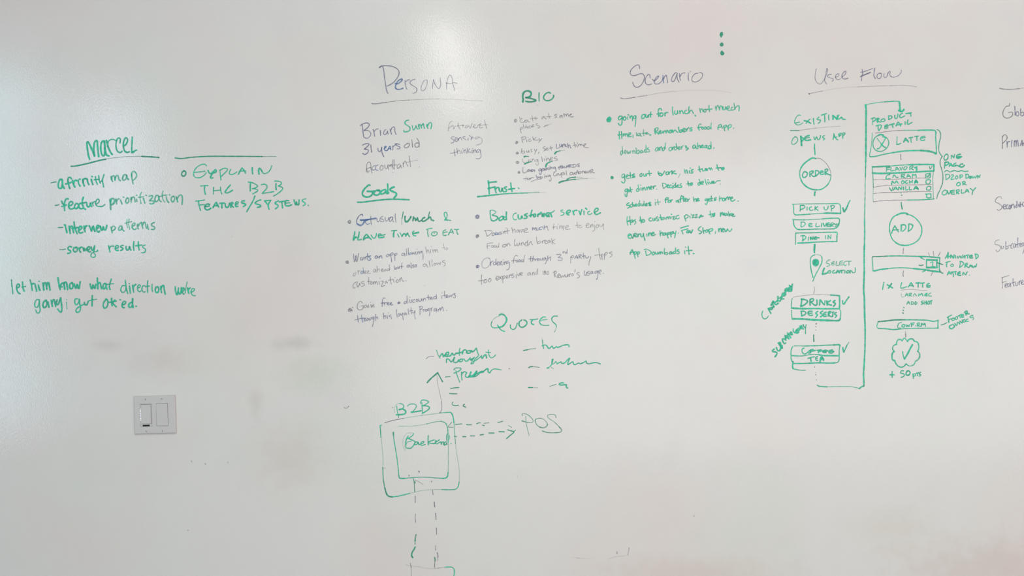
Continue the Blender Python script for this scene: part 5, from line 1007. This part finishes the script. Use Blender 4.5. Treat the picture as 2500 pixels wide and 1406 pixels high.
820 1265 820 1300 825 1345 / 810 1265 860 1262 895 1285 880 1320 820 1345 / 1005 1265 950 1265 930 1300 960 1335 1010 1330 / 940 1300 1005 1295 / 1100 1265 1065 1290 1070 1305 1095 1325 1065 1370 / 1185 1260 1145 1285 1150 1300 1185 1325 1145 1360 / 1245 1280 1205 1295 1200 1350 1250 1345 / 1205 1320 1240 1315 / ~3 1280 1290 1280 1350 / 1275 1285 1310 1265 1320 1285 1290 1310 1310 1350 1350 1355 / ~2.6 1335 1280 1380 1275 / 1360 1285 1355 1350 / ~3.4 1415 1285 1390 1300 1395 1320 1425 1335 1400 1370
= handwritten_note | slanting green word CATEGORY climbing to the left of DRINKS | note
+ word | CATEGORY | g 4
~2.6 155 1260 140 1310 150 1365 185 1395 225 1380 252 1345 / 250 1220 275 1265 295 1300 / 260 1225 300 1235 325 1215 / 250 1220 340 1190 / ~4.4 300 1160 330 1110 330 1095 / 315 1120 350 1190 / 345 1110 380 1150 420 1125 / 335 1090 360 1120 / 365 1115 400 1090 / 415 1010 415 1060 400 1090 / 420 1080 450 1090 470 1060 / 440 1040 490 1010 470 1050 515 1050 / ~5 500 960 490 990 520 1000 545 970 520 950 500 970 / ~4.4 540 920 545 890 575 870 580 900 545 930 / 575 900 600 920 / ~4 610 820 640 850 650 830 / 665 800 655 860 650 920 640 890 600 860 620 920 650 910
@ 1840 770 300 2109
= connector_line | dotted and dashed link between DESSERTS and COFFEE | line
+ dot | | k 2.2
1068 140 1080 135 1070 155
+ dot | | k 2.2
1065 190 1070 196
+ dot | | k 2.2
1064 248 1070 252
+ dash | | G 3
1030 335 1030 390 1034 448
= handwritten_note | slanting green word SUBCATEGORY climbing to the left of COFFEE | note
+ word | SUBCATEGORY | g 4
~3.8 355 575 325 600 330 620 370 625 400 640 395 670 365 710 / 390 550 410 600 440 605 460 580 460 540 / ~4.6 430 470 450 510 490 560 / 420 475 455 465 460 490 445 510 / 450 515 480 510 490 530 480 555 / ~3.8 530 405 500 400 495 430 525 485 550 470 / 550 425 545 380 535 345 / 540 345 580 380 605 400 / 545 390 590 365 / 580 300 620 360 635 385 / ~3.4 570 345 620 310 / 640 285 625 300 640 330 665 325 / 630 305 655 295 / ~3 680 230 680 270 710 300 725 280 725 265 / ~4.6 735 250 720 280 745 300 770 280 750 250 735 265 / ~4 775 220 755 230 760 260 785 250 / ~4.2 800 190 800 230 / 795 185 825 175 830 200 805 215 855 230 / ~3 850 155 865 200 885 205 / ~2.4 900 155 890 220 890 315
= drawn_button | green box around the word COFFEE with a tick on its right | drawing
+ box | | g 2.8
~2 690 524 780 522 880 525 / ~3 870 525 960 522 1100 518 1250 510 1380 506 / ~3.8 1370 506 1470 502 1480 520 / ~2.6 1480 515 1470 580 1468 640 1468 690 / 670 535 655 560 640 620 640 685 / ~3 645 690 740 694 820 698 / ~2.2 815 697 900 685 960 672 1050 668 1130 676 / ~3.8 1120 675 1200 688 1320 690 1465 692
+ word | COFFEE | g 3.4
~3 865 560 835 575 830 620 855 655 890 660 920 635 / ~3 945 610 930 630 945 650 965 630 955 600 / ~3.4 975 590 975 645 / 980 595 1020 580 / 975 620 1030 605 1060 600 / 1120 600 1110 640 / 1085 600 1160 590 / 1115 620 1180 605 / 1240 595 1195 605 1190 630 1245 635 / ~4 1195 618 1270 605 / 1350 590 1300 605 1295 640 1340 645 1375 620 / 1300 622 1370 612
+ tick | | g 3.2
~3.6 1530 550 1535 590 1548 630 / ~3.2 1548 630 1575 570 1600 510 / ~2 ^.8 1598 515 1615 490 1635 460
= drawn_button | green box around the word TEA, with an unfinished box below it | drawing
+ box | | g 2.8
~2.6 642 690 642 740 655 780 665 800 / ~2.6 1468 695 1468 740 1455 790 1440 805 1380 815 / ~3.4 1385 815 1280 818 1160 812 1050 815 950 820 / ~3.2 955 820 850 824 680 825
+ word | TEA | g 3.2
930 738 985 720 1040 710 / ~3.8 975 735 985 785 / 1095 705 1065 720 1070 765 1100 770 / 1070 740 1095 735 / ~4.2 1140 790 1150 740 1170 710 1200 770 / ~5.4 1150 750 1195 745
+ open_box | | g 3
~3.4 678 790 670 830 668 880 675 915 / ~2.8 672 912 720 925 780 938 / ~1.8 770 936 830 942 895 940
= dotted_connector | column of tiny dots under the TEA box | line
+ dot | | k 2.4
1048 880 1042 892
+ dot | | k 1.8
1066 978 1068 982
+ dot | | k 2.2
1064 1010 1066 1025
+ dot | | k 2
1074 1103 1077 1107
@ 2110 250 310 1743
= handwritten_note | green capitals PRODUCT DETAIL under the connector arrow, on top of the LATTE card | note
+ word | PRODUCT | g 3
~2 118 225 115 265 112 308 / 95 225 140 210 155 230 145 250 115 265 / ~3.6 175 220 175 250 185 275 / 175 225 200 215 200 235 180 245 205 265 225 270 / ~3 265 225 235 235 235 260 265 262 285 245 275 225 / 335 185 335 235 / 330 185 370 185 380 205 360 225 335 235 / 420 175 420 215 445 220 455 195 460 160 / 525 150 495 165 485 195 505 210 555 185 / ~3.4 570 155 645 142 / 615 150 640 165 638 190
+ word | DETAIL | g 3.2
190 330 190 360 195 385 / 160 325 200 310 235 315 230 345 200 385 / 320 305 285 320 285 360 325 345 / 290 335 330 320 / ~3.4 345 310 410 292 / 385 310 395 345 / ~3 435 325 465 270 500 325 / ~3.4 450 310 515 295 / ~2.8 560 265 562 305 / 600 240 590 290 605 300 655 275
= drawn_button | green card box around the word LATTE with a crossed circle at its left | drawing
+ box | | g 3
~1.8 #k 150 422 250 408 400 390 550 382 / ~1.8 540 382 650 382 750 383 / ~3.4 740 383 850 380 950 382 975 390 985 420 / ~3 983 415 980 480 985 560 990 640 988 705 / ~1.6 110 418 108 480 100 560 90 640 / ~2.2 92 630 78 690 72 730 85 748 / ~3 80 746 160 738 280 710 400 688 / ~3.6 395 689 520 670 650 662 780 660 / ~4.6 775 660 870 668 940 682 985 705
+ picture_circle | | g 2.8
~4.2 262 452 230 440 195 450 / ~2.6 200 448 150 480 122 540 122 600 150 650 200 672 255 665 310 625 335 570 330 520 305 485 265 465 / ~2 175 492 215 545 240 580 / ~3.4 235 572 265 605 292 620 / ~3 250 472 290 485 265 540 240 580 205 630 175 638
+ word | LATTE | g 2.8
~2.2 450 468 448 520 445 575 / ~3 445 578 475 572 502 562 / ~3.4 540 545 560 500 568 490 605 545 / 550 525 600 520 / ~3.2 612 488 665 478 / 640 485 642 540 650 548 / ~2.8 690 468 745 462 / 722 468 722 522 / ~3 830 462 785 475 770 500 785 522 832 515 / 775 492 840 480
= connector_line | thin dark dash between the LATTE card and the FLAVORS table | line
+ . | | k 2.4
500 712 500 750 504 788
= drawn_table | green drop-down table headed FLAVORS with three rows, four checkboxes and three row lines | drawing
+ box | | g 2.6
~4 112 885 200 882 350 875 / ~2.4 340 876 480 862 620 855 / ~4 610 856 760 852 880 852 955 855 955 870 955 940 / ~4.4 115 970 220 975 350 972 / ~4 345 973 500 965 700 955 950 940 / ~2 112 890 112 930 118 1000 122 1080 125 1160 / ~1.6 ^.7 125 1150 122 1230 120 1300 125 1365 / ~1.8 #k 125 1365 220 1352 400 1342 600 1340 / 590 1340 800 1336 960 1325 / ~2 #g ^.8 948 945 940 1050 942 1130 945 1220 950 1325
+ row_line | | k 1.8 .8
130 1063 300 1058 500 1050 700 1040 850 1038
+ row_line | | k 1.8 .8
125 1168 200 1150 400 1136 600 1132 800 1130 925 1125
+ row_line | | k 2 .8
128 1252 250 1238 400 1235 600 1228 / 590 1228 800 1222 920 1222
+ word | FLAVORS | g 2.4
308 900 305 925 302 950 / 300 898 355 892 / 305 922 345 918 / 370 895 365 938 410 932 / 425 940 445 890 480 935 / 435 920 470 918 / 490 890 505 930 525 885 / 550 885 540 920 560 925 580 905 590 885 560 885 / ~3 625 885 625 925 / 625 885 665 870 670 890 640 905 675 925 / ~3.4 725 885 690 895 720 905 715 940
+ tick | | G 2
895 880 905 915 930 875
+ word | CARAM | g 2.6
350 990 310 1005 300 1050 355 1045 / 390 1035 410 995 440 1030 465 1025 / 510 995 510 1035 / 505 995 550 985 550 1005 520 1015 560 1035 / 585 1030 600 990 635 1028 / 590 1015 630 1015 / 660 1030 665 985 685 1005 705 985 715 1030
+ word | MOCHA | g 2.8
~3.2 375 1130 385 1080 415 1110 440 1080 465 1110 / 525 1075 510 1095 520 1115 550 1100 540 1078 520 1078 / 590 1070 565 1085 570 1110 600 1105 / 620 1075 625 1110 / 660 1065 655 1105 / 620 1092 660 1088 / ~3.4 690 1110 710 1065 730 1105 / ~3.4 690 1095 735 1095
+ word | VANILLA | g 2.6
345 1170 375 1215 395 1160 / 400 1205 430 1160 455 1200 / 410 1190 450 1185 / ~3 470 1200 475 1160 510 1195 515 1155 / 540 1160 540 1200 / 570 1155 570 1200 600 1195 / 620 1155 620 1200 650 1195 / ~3.4 680 1195 710 1155 740 1195 / ~3 690 1180 740 1180
+ checkbox | | g 2.6
~2 842 985 842 1035 / 842 985 905 970 / 842 1035 900 1035 905 975 / ~3 855 1005 870 1020 905 975
+ checkbox | | g 2.8
850 1068 850 1115 895 1112 905 1065 850 1065
+ checkbox | | g 2.6
870 1155 855 1175 860 1200 905 1200 910 1155 870 1152
+ checkbox | | g 2.8
840 1258 915 1255 / 915 1255 915 1305 / 858 1262 862 1308 915 1306
+ dot | | G 2.2
500 1240 508 1243
+ dot | | G 2.4
508 1270 518 1276
+ dot | | k 1.4 .5
505 1305 508 1308
= drawn_bracket | tall thin curly bracket right of the LATTE card and the FLAVORS table | drawing
+ . | | G 2.2
998 372 1030 390 1048 430 1045 490 1028 560 1022 640 1035 695 1070 740 / 1072 738 1045 790 1042 850 1060 910 1075 970 1080 1040 1072 1120 / 1074 1110 1040 1200 1010 1260 995 1320
= handwritten_note | green capitals ONE PAGE DROP DOWN OR OVERLAY right of the curly bracket | note
+ word | ONE | g 2.8
1130 710 1100 735 1095 780 1115 793 1145 770 1150 725 1125 705 / 1195 770 1195 725 1230 760 / 1230 760 1240 715 / ~3.6 1320 710 1275 725 1270 760 1300 765 1335 745 / ~4.4 1290 745 1325 745
+ word | PAGE | g 3
1110 820 1105 860 1100 905 / ~3.6 1105 825 1150 820 1160 840 1120 865 / 1165 880 1185 835 1210 880 / 1170 865 1205 862 / 1260 830 1225 850 1225 880 1260 870 / ~3.6 1350 845 1320 850 1310 880 1350 885 1375 860 / 1240 860 1280 865 1300 880
+ wavy_line | | g 2.6
1098 955 1125 935 1150 940 1175 955 1200 945 1240 935 1270 945 1300 945 1335 935 1360 945 1390 948 1425 942
+ word | DROP | g 2.6
1120 990 1120 1025 1122 1060 / 1115 988 1160 990 1175 1015 1150 1045 1120 1060 / 1195 1000 1215 990 1225 1005 1200 1035 1190 1060 1235 1050 / ~2.4 1265 1010 1250 1030 1262 1050 1285 1035 1280 1010 1262 1008 / 1315 1000 1315 1045 / 1310 1000 1345 995 1345 1020 1318 1028
+ word | DOWN | g 2.6
~3 1395 985 1395 1040 / 1390 985 1425 990 1435 1010 1420 1035 1395 1042 / ~3.4 1450 1020 1440 1035 1460 1040 1470 1020 1455 1015 / 1480 1010 1490 1040 1510 1015 1525 1040 1540 1005 / 1555 1040 1555 1000 1580 1030 / 1580 1030 1590 995
+ word | OR | g 2.8
1290 1100 1270 1115 1270 1140 1300 1142 1320 1120 1305 1098 1285 1100 / 1352 1090 1355 1135 / 1345 1092 1375 1085 1385 1105 1360 1115 1398 1132
+ word | OVERLAY | g 2.8
1110 1205 1080 1220 1070 1255 1095 1270 1130 1250 1135 1215 1110 1203 / 1140 1210 1160 1260 1185 1210 / ~3.2 1235 1205 1195 1215 1195 1255 1240 1258 / 1195 1235 1235 1228 / 1265 1205 1268 1255 / 1262 1205 1300 1200 1300 1225 1270 1232 1300 1255 / 1335 1195 1335 1245 1370 1240 / 1385 1235 1410 1190 1435 1235 / 1395 1220 1430 1218 / ~3 1455 1180 1485 1205 / 1530 1170 1490 1220 1480 1265
= connector_line | dark green dash between the FLAVORS table and the circled ADD | line
@ 2110 480 300 2109
+ . | | G 3
635 100 638 150 652 215
= drawn_circle | green circle around the word ADD | drawing
+ ring | | g 3
~4 745 300 735 290 680 282 620 290 560 315 / ~3 565 312 500 350 450 430 432 520 437 600 / ~2.8 436 590 455 670 490 740 550 795 / ~3.6 545 792 610 825 690 838 760 832 / ~3 755 833 850 800 930 740 975 660 988 590 / 987 600 985 530 950 450 880 370 800 320 725 305
+ word | ADD | g 3
~3 470 630 490 565 525 500 / 525 500 560 560 585 605 / 490 572 585 568 / ~3.4 635 490 635 540 632 590 / ~3.4 630 488 680 482 705 490 / 705 488 715 530 690 570 655 595 / ~3 765 475 762 540 755 600 / ~3.4 762 470 800 470 835 495 / 832 490 825 530 795 570 760 592
= connector_line | thin grey dash between the circled ADD and the long bar with the boxed number | line
+ . | | k 2.2
672 885 668 930 665 980
= drawn_button | long green bar with a small boxed number 1 and rays at its end | drawing
+ bar_outline | | g 2.6
~2.8 #G 140 1045 145 1030 250 1028 400 1020 / ~3 390 1020 600 1017 800 1022 950 1026 / ~3.4 940 1026 1080 1030 1200 1040 1295 1048 / ~3 1295 1048 1292 1120 1285 1200 1298 1290 / ~2.4 135 1055 142 1130 145 1200 150 1262 / ~3.6 150 1270 180 1272 280 1250 400 1235 / 390 1236 550 1222 700 1222 850 1235 / ~4 845 1234 950 1245 1060 1255 / ~4.6 1085 1262 1180 1278 1298 1290
+ number_box | | g 3.4
~4.6 1070 1083 1150 1088 1250 1090 / ~3 1072 1085 1068 1150 1070 1215 / ~4.6 1070 1215 1150 1218 1250 1215 / ~3.4 1248 1090 1245 1150 1245 1215
+ numeral | number 1 | g 2.6
1135 1135 1175 1120 1172 1160 1175 1200 / 1145 1203 1205 1200
+ ray | | g 2.8
~3.6 955 1028 985 1055 / ~2.4 980 1052 1030 1080
+ ray | | G 2.8
940 1175 970 1182 1010 1172
+ ray | | g 2.6
1075 1258 1040 1270 1000 1292
+ ray | | k 2 .8
1178 1290 1160 1325 1143 1358
+ ray | | k 1.8 .7
1098 960 1112 990 1120 1022
+ ray | | k 2 .8
1185 935 1188 980 1198 1025
+ ray | | k 2.2
1302 950 1290 985 1268 1018
+ ray | | G 3
1255 1135 1300 1150 1348 1168
+ ray | | G 2.8
1300 1275 1320 1300 1350 1318
= handwritten_note | green capitals ANIMATED TO DRAW ATTEN. right of the boxed number 1 | note
+ word | ANIMATED | g 3
1390 1060 1420 1010 1440 960 / ~3.4 1440 960 1440 1010 1435 1055 / 1410 1030 1460 1025 / ~3.4 1480 1050 1485 1000 1530 1055 1540 1000 / 1565 1010 1570 1055 / ~2.6 1600 1020 1610 1060 1640 1015 1660 1055 1690 1000 / 1690 1055 1720 1010 1730 1055 / ~3 1740 1010 1795 1000 / 1770 1005 1775 1055 / ~3.4 1850 1005 1815 1015 1815 1050 1860 1050 / 1820 1030 1855 1020 / ~2.8 1905 990 1915 1030 1920 1070 / 1900 985 1945 995 1955 1030 1915 1070
+ word | TO | g 2.4
1395 1130 1430 1120 1475 1112 / ~3 1425 1125 1412 1165 1415 1205 / 1510 1155 1485 1170 1490 1195 1520 1195 1530 1170 1505 1155
+ word | DRAW | g 2.8
~2.4 1650 1115 1645 1160 1635 1215 / 1640 1112 1695 1125 1700 1160 1670 1195 1635 1215 / 1730 1160 1725 1215 / ~3 1725 1160 1765 1140 1770 1165 1740 1180 1790 1220 / 1800 1215 1825 1170 1850 1215 / 1810 1195 1850 1190 / ~3 1855 1185 1875 1220 1895 1185 1910 1210 1930 1155
+ word | ATTEN. | g 2.8
1425 1345 1455 1285 1490 1335 / ~3.4 1440 1320 1495 1315 / ~3 1490 1295 1580 1285 / 1515 1300 1530 1340 1530 1375 / 1560 1300 1570 1340 / ~3.4 1645 1290 1610 1305 1605 1345 1655 1350 / 1610 1325 1650 1315 / 1690 1345 1700 1300 1740 1345 1755 1300 1775 1290 / ~2 1800 1350 1808 1352
= connector_line | thin grey dash between the long bar and the text 1x LATTE | line
+ . | | k 2.4
672 1275 665 1330 670 1368
@ 2110 670 300 1562
= handwritten_note | small green order text 1x LATTE, ARAMEL, ADD SHOT above three dots | note
+ word | 1x | g 2.8
250 98 240 145 232 192 / ~3.6 290 130 325 150 360 172 / ~3.6 348 115 325 150 305 175
+ word | LATTE | g 3.2
~2.8 478 105 465 140 465 172 495 170 540 155 / 560 160 580 130 595 105 625 158 / 570 142 620 140 / ~3.4 655 110 705 104 / 685 108 685 162 / 715 112 765 105 / 742 108 742 162 / ~3.4 825 115 800 125 798 160 835 158 / 800 145 840 140
+ underline | | k 1.4 .7
465 200 530 192 620 190 720 200 800 205
+ word | CARAMEL | g 2.2
~1.8 ^.6 470 240 472 270 485 288 510 280 / ^.9 520 275 540 240 555 275 / 525 262 555 258 / 570 240 572 275 / 570 242 598 238 595 255 575 260 605 278 / 625 275 640 242 662 272 / ~2.8 690 275 695 245 710 262 730 240 745 272 / ~3 800 240 775 250 770 270 800 272 / 775 258 800 255 / ~2.2 845 235 820 250 820 272 855 275
+ word | ADD | g 2.4 .9
540 382 560 340 580 380 / 548 362 575 360 / 600 345 600 382 / 598 345 625 352 630 370 600 382 / ~2.8 648 345 645 382 / 648 345 668 355 665 375 645 382
+ word | SHOT | g 2.8
750 335 725 345 730 358 755 362 725 382 / 770 338 770 380 / 790 335 792 378 / 770 358 792 356 / 820 340 805 355 810 378 830 370 830 345 815 338 / 835 340 862 330 / 850 338 850 380
+ dot | | G 3
500 418 505 425
+ dot | | G 2.8
492 452 498 460
+ dot | | G 3.4
490 488 496 492
= drawn_button | long narrow green box around the word CONFIRM | drawing
+ box | | g 2.6
~3.4 #G 175 600 280 590 400 577 520 576 / ~3 510 576 650 577 800 582 880 596 940 582 / ~3 938 582 936 640 938 685 / ~2 172 615 160 650 162 672 178 685 / ~3.2 175 685 280 690 360 700 430 696 / 425 696 520 688 700 684 940 682
+ word | CONFIRM | g 2.6
~2.2 475 610 440 620 425 655 430 680 465 680 / ~3 500 635 480 645 482 665 510 665 515 640 495 635 / 530 635 540 665 555 640 565 665 580 635 / 600 620 600 662 / ~3.2 590 622 635 615 / 600 642 630 638 / ~2.6 652 650 655 655 / 675 620 675 660 / 672 622 700 615 700 635 678 645 715 660 / ~3 725 658 730 620 750 645 765 620 780 660
= handwritten_note | small slanting green words FOOTER CHANGES right of the CONFIRM box | note
+ dash | | G 2.2
975 642 1015 630 1050 612
+ word | FOOTER | g 2.8
~3.4 1065 545 1070 575 1075 608 / 1055 545 1110 515 / 1070 575 1105 562 / 1130 555 1112 565 1118 585 1140 580 1145 560 1128 553 / 1175 535 1155 550 1162 572 1182 565 1188 545 1172 535 / 1190 530 1235 505 / 1212 520 1220 550 / 1260 505 1235 520 1240 545 1265 540 / 1240 530 1265 520 / 1280 480 1295 520 / ~3.4 1275 480 1300 462 1310 485 1290 498 1335 500
+ word | CHANGES | g 2.6
~3.4 1110 640 1085 655 1085 680 1110 690 1140 670 / ~3 1125 630 1150 665 / 1150 620 1170 650 / 1140 650 1165 638 / 1180 645 1185 605 1210 630 / ~2.6 1215 630 1215 590 1245 620 1245 575 / 1275 570 1255 585 1260 605 1285 600 1280 585 / ~3 1320 565 1295 575 1300 598 1325 592 / ~2.4 1375 515 1345 535 1350 550 1385 545 1390 560 1380 575 / 1375 515 1380 530
= connector_line | short grey dash between the CONFIRM box and the scalloped badge | line
+ . | | k 2.6
~3.2 ^.6 524 725 526 765 / ^1 526 760 528 795
= drawn_badge | green scalloped badge with a large tick inside | drawing
+ badge_outline | | g 3.2
~2.4 480 848 510 808 550 852 / ~3.4 548 852 570 825 610 818 640 850 / 638 850 675 860 692 900 690 950 678 975 / 676 975 700 1000 705 1040 685 1080 650 1105 / ~2.6 650 1105 630 1145 590 1162 560 1158 532 1135 / ~3.2 532 1135 500 1170 460 1178 420 1155 395 1120 388 1095 / ~3.8 390 1098 358 1080 352 1040 358 1000 382 978 / ~3 382 978 362 950 365 915 385 895 410 890 / 410 890 415 850 440 825 480 835
+ tick | | g 4.2
~3 488 980 495 1030 510 1072 / ~4.4 510 1074 550 1010 580 950 612 892
= handwritten_note | green text +50 pts under the scalloped badge | note
+ plus_sign | | g 3.2
~2.8 355 1230 352 1270 355 1310 / ~3.4 325 1275 380 1275
+ word | 50 | g 3
500 1225 470 1225 462 1255 490 1258 510 1275 500 1295 468 1308 / ~3.4 545 1230 530 1255 540 1280 570 1275 582 1245 565 1225 540 1230
+ word | pts | g 2.8
618 1265 620 1290 625 1322 / 620 1270 650 1262 650 1285 625 1295 / 660 1255 692 1248 / 675 1255 678 1288 / 718 1240 698 1255 700 1268 720 1275 710 1290 695 1290
@ 2400 190 100 703
= handwritten_list | grey-violet words cut off by the right edge, Primary and Secondary among them | list
+ underline | | k 2.6 .85
~3.2 285 180 340 192 430 198 / ~2.6 420 198 520 195 620 185 / ~2.2 ^.5 610 186 700 175 900 165
+ word | Global | k 2.2 .9
~2.6 455 440 450 480 400 490 360 540 340 600 350 660 400 690 460 680 505 640 500 590 440 595 / #p ~2.6 545 490 548 560 550 640 / #p ~2.6 590 580 565 600 570 640 600 655 615 620 600 580 / #p ~2.6 645 530 645 590 645 640 / #p ~2.6 650 600 690 590 700 630 670 655 650 645 / #p 760 590 730 600 725 640 755 640 770 595 775 650 / #p 810 480 812 560 815 650
+ word | Primary | p 2.8 .85
#k 330 1000 330 1100 330 1215 / #k 330 1010 375 975 410 1010 400 1060 335 1125 / 410 1090 412 1140 418 1195 / 415 1130 435 1095 460 1095 / 495 1070 490 1130 488 1185 / 535 1080 535 1180 / ~3.4 540 1100 555 1075 570 1110 568 1175 / 570 1110 590 1065 600 1110 605 1175 / ~3 640 1165 655 1110 670 1070 675 1170 / 645 1140 690 1130 / 700 1110 705 1165 / 705 1130 740 1095 / 770 1090 790 1140 820 1085 790 1200
@ 2400 460 100 541
+ word | Secondary | p 2.8 .85
#k ~2.2 245 130 230 108 195 115 165 150 165 180 210 200 245 230 245 265 205 290 185 275 / 265 245 295 235 295 210 275 215 262 240 275 270 300 268 / 330 215 310 225 308 265 335 268 / 350 225 340 250 355 275 365 240 350 222 / 370 215 375 260 / 375 235 395 205 410 230 415 260 / 445 170 450 220 445 255 430 240 440 215 / ~3.2 470 210 475 245 / 490 180 490 245 / 470 225 510 210 / ~3.2 530 180 520 210 530 235 550 230 / 570 190 570 235 / 572 205 600 190
+ word | Subcategory | p 2.4 .8
#k ~2 218 680 180 685 155 715 165 740 210 750 230 780 215 820 185 835 170 810 / 240 760 245 795 265 790 270 765 / 300 700 300 750 300 805 / 300 770 330 765 330 790 300 800 / 335 755 360 750 / 390 725 370 750 370 790 390 790 / 415 725 400 750 405 780 425 770 430 730 435 775 / ~2.2 460 650 458 710 460 780 / 435 745 490 725 / 485 750 505 740 500 720 485 740 490 770 510 765 / 530 715 515 735 520 760 540 750 540 720 545 790 525 860 / 565 710 555 740 570 760 590 740 580 710
+ word | Features | p 2.4 .8
#k ~2 255 1170 255 1240 255 1320 / #k ~2 245 1180 290 1165 345 1150 / #k ~2 250 1245 310 1225 / 295 1285 320 1265 310 1250 290 1270 295 1305 320 1300 / 345 1250 325 1275 335 1300 355 1275 360 1250 365 1300 / ~2.6 395 1190 395 1250 410 1290 / 375 1250 430 1235 / 430 1250 435 1285 455 1275 460 1240 / 475 1225 478 1275 / 478 1245 495 1215 / 500 1250 530 1230 520 1210 505 1230 510 1265 540 1262 / 570 1205 550 1220 575 1240 550 1265
@ 1350 1300 250
= smudged_stroke | faint grey erased stroke near the bottom edge, right of the Backend diagram | smudge
+ . | | k 2.2 .45
^.2 450 605 520 607 600 622 / ^.4 590 620 650 628 / ^.22 640 626 780 636 950 645
= smudged_stroke | faint grey hook near the bottom edge, right of the low erased stroke | smudge
+ . | | k 2 .6
^.3 1340 645 1440 618 1520 592 / ^.35 1510 594 1620 578 1730 572 / ^.2 1725 572 1790 565 1830 545 / ^.7 1825 545 1845 450 1858 370
+ dot | | k 2.2 .9
1562 465 1566 515
@ 0 0 2500
= ink_dot | small grey tick on the wall left of the bulleted quotes, above the B2B diagram | dot
+ . | | k 2 .8
840 994 845 997 852 991
= ink_specks | few tiny dark specks scattered over the bare parts of the wall | specks
+ speck | | k 1.6 .8
467 1124 468 1128
+ speck | | k 1.8 .9
501 1131 502 1134
+ speck | | k 1.8 .8
556 1128 557 1130
+ speck | | k 1.8 .7
457 1294 461 1295
+ speck | | k 1.6 .8
1693 1259 1695 1260
+ speck | | k 1.4 .6
1263 1162 1264 1164
+ speck | | k 1.4 .5
566 577 567 579
+ speck | | k 1.2 .5
305 617 306 619
"""

for th in parse(WRITING):
    P = [p for pt in th['parts'] for s in pt['strokes'] for p in s[0]]
    cx = (min(p[0] for p in P) + max(p[0] for p in P)) / 2; bz = max(p[1] for p in P)
    layer = 0
    org = ((cx - 1250) * S, 0, CZ + (703 - bz) * S)
    if len(th['parts']) == 1 and th['parts'][0]['name'] == '.':
        root = ink_mesh(th['name'], th['parts'][0]['strokes'], None, org)
    else:
        root = bpy.data.objects.new(th['name'], None); C.objects.link(root)
        for pt in th['parts']:
            nm = pt['name'] if pt['name'] != '.' else 'stroke'
            o = ink_mesh(nm, pt['strokes'], root, org)
            if pt['text']:
                o['label'] = pt['text'] if pt['text'] in SPEAKABLE else 'written word %s' % pt['text']
    root.location = org
    tag(root, th['label'], th['cat'], th['group'])
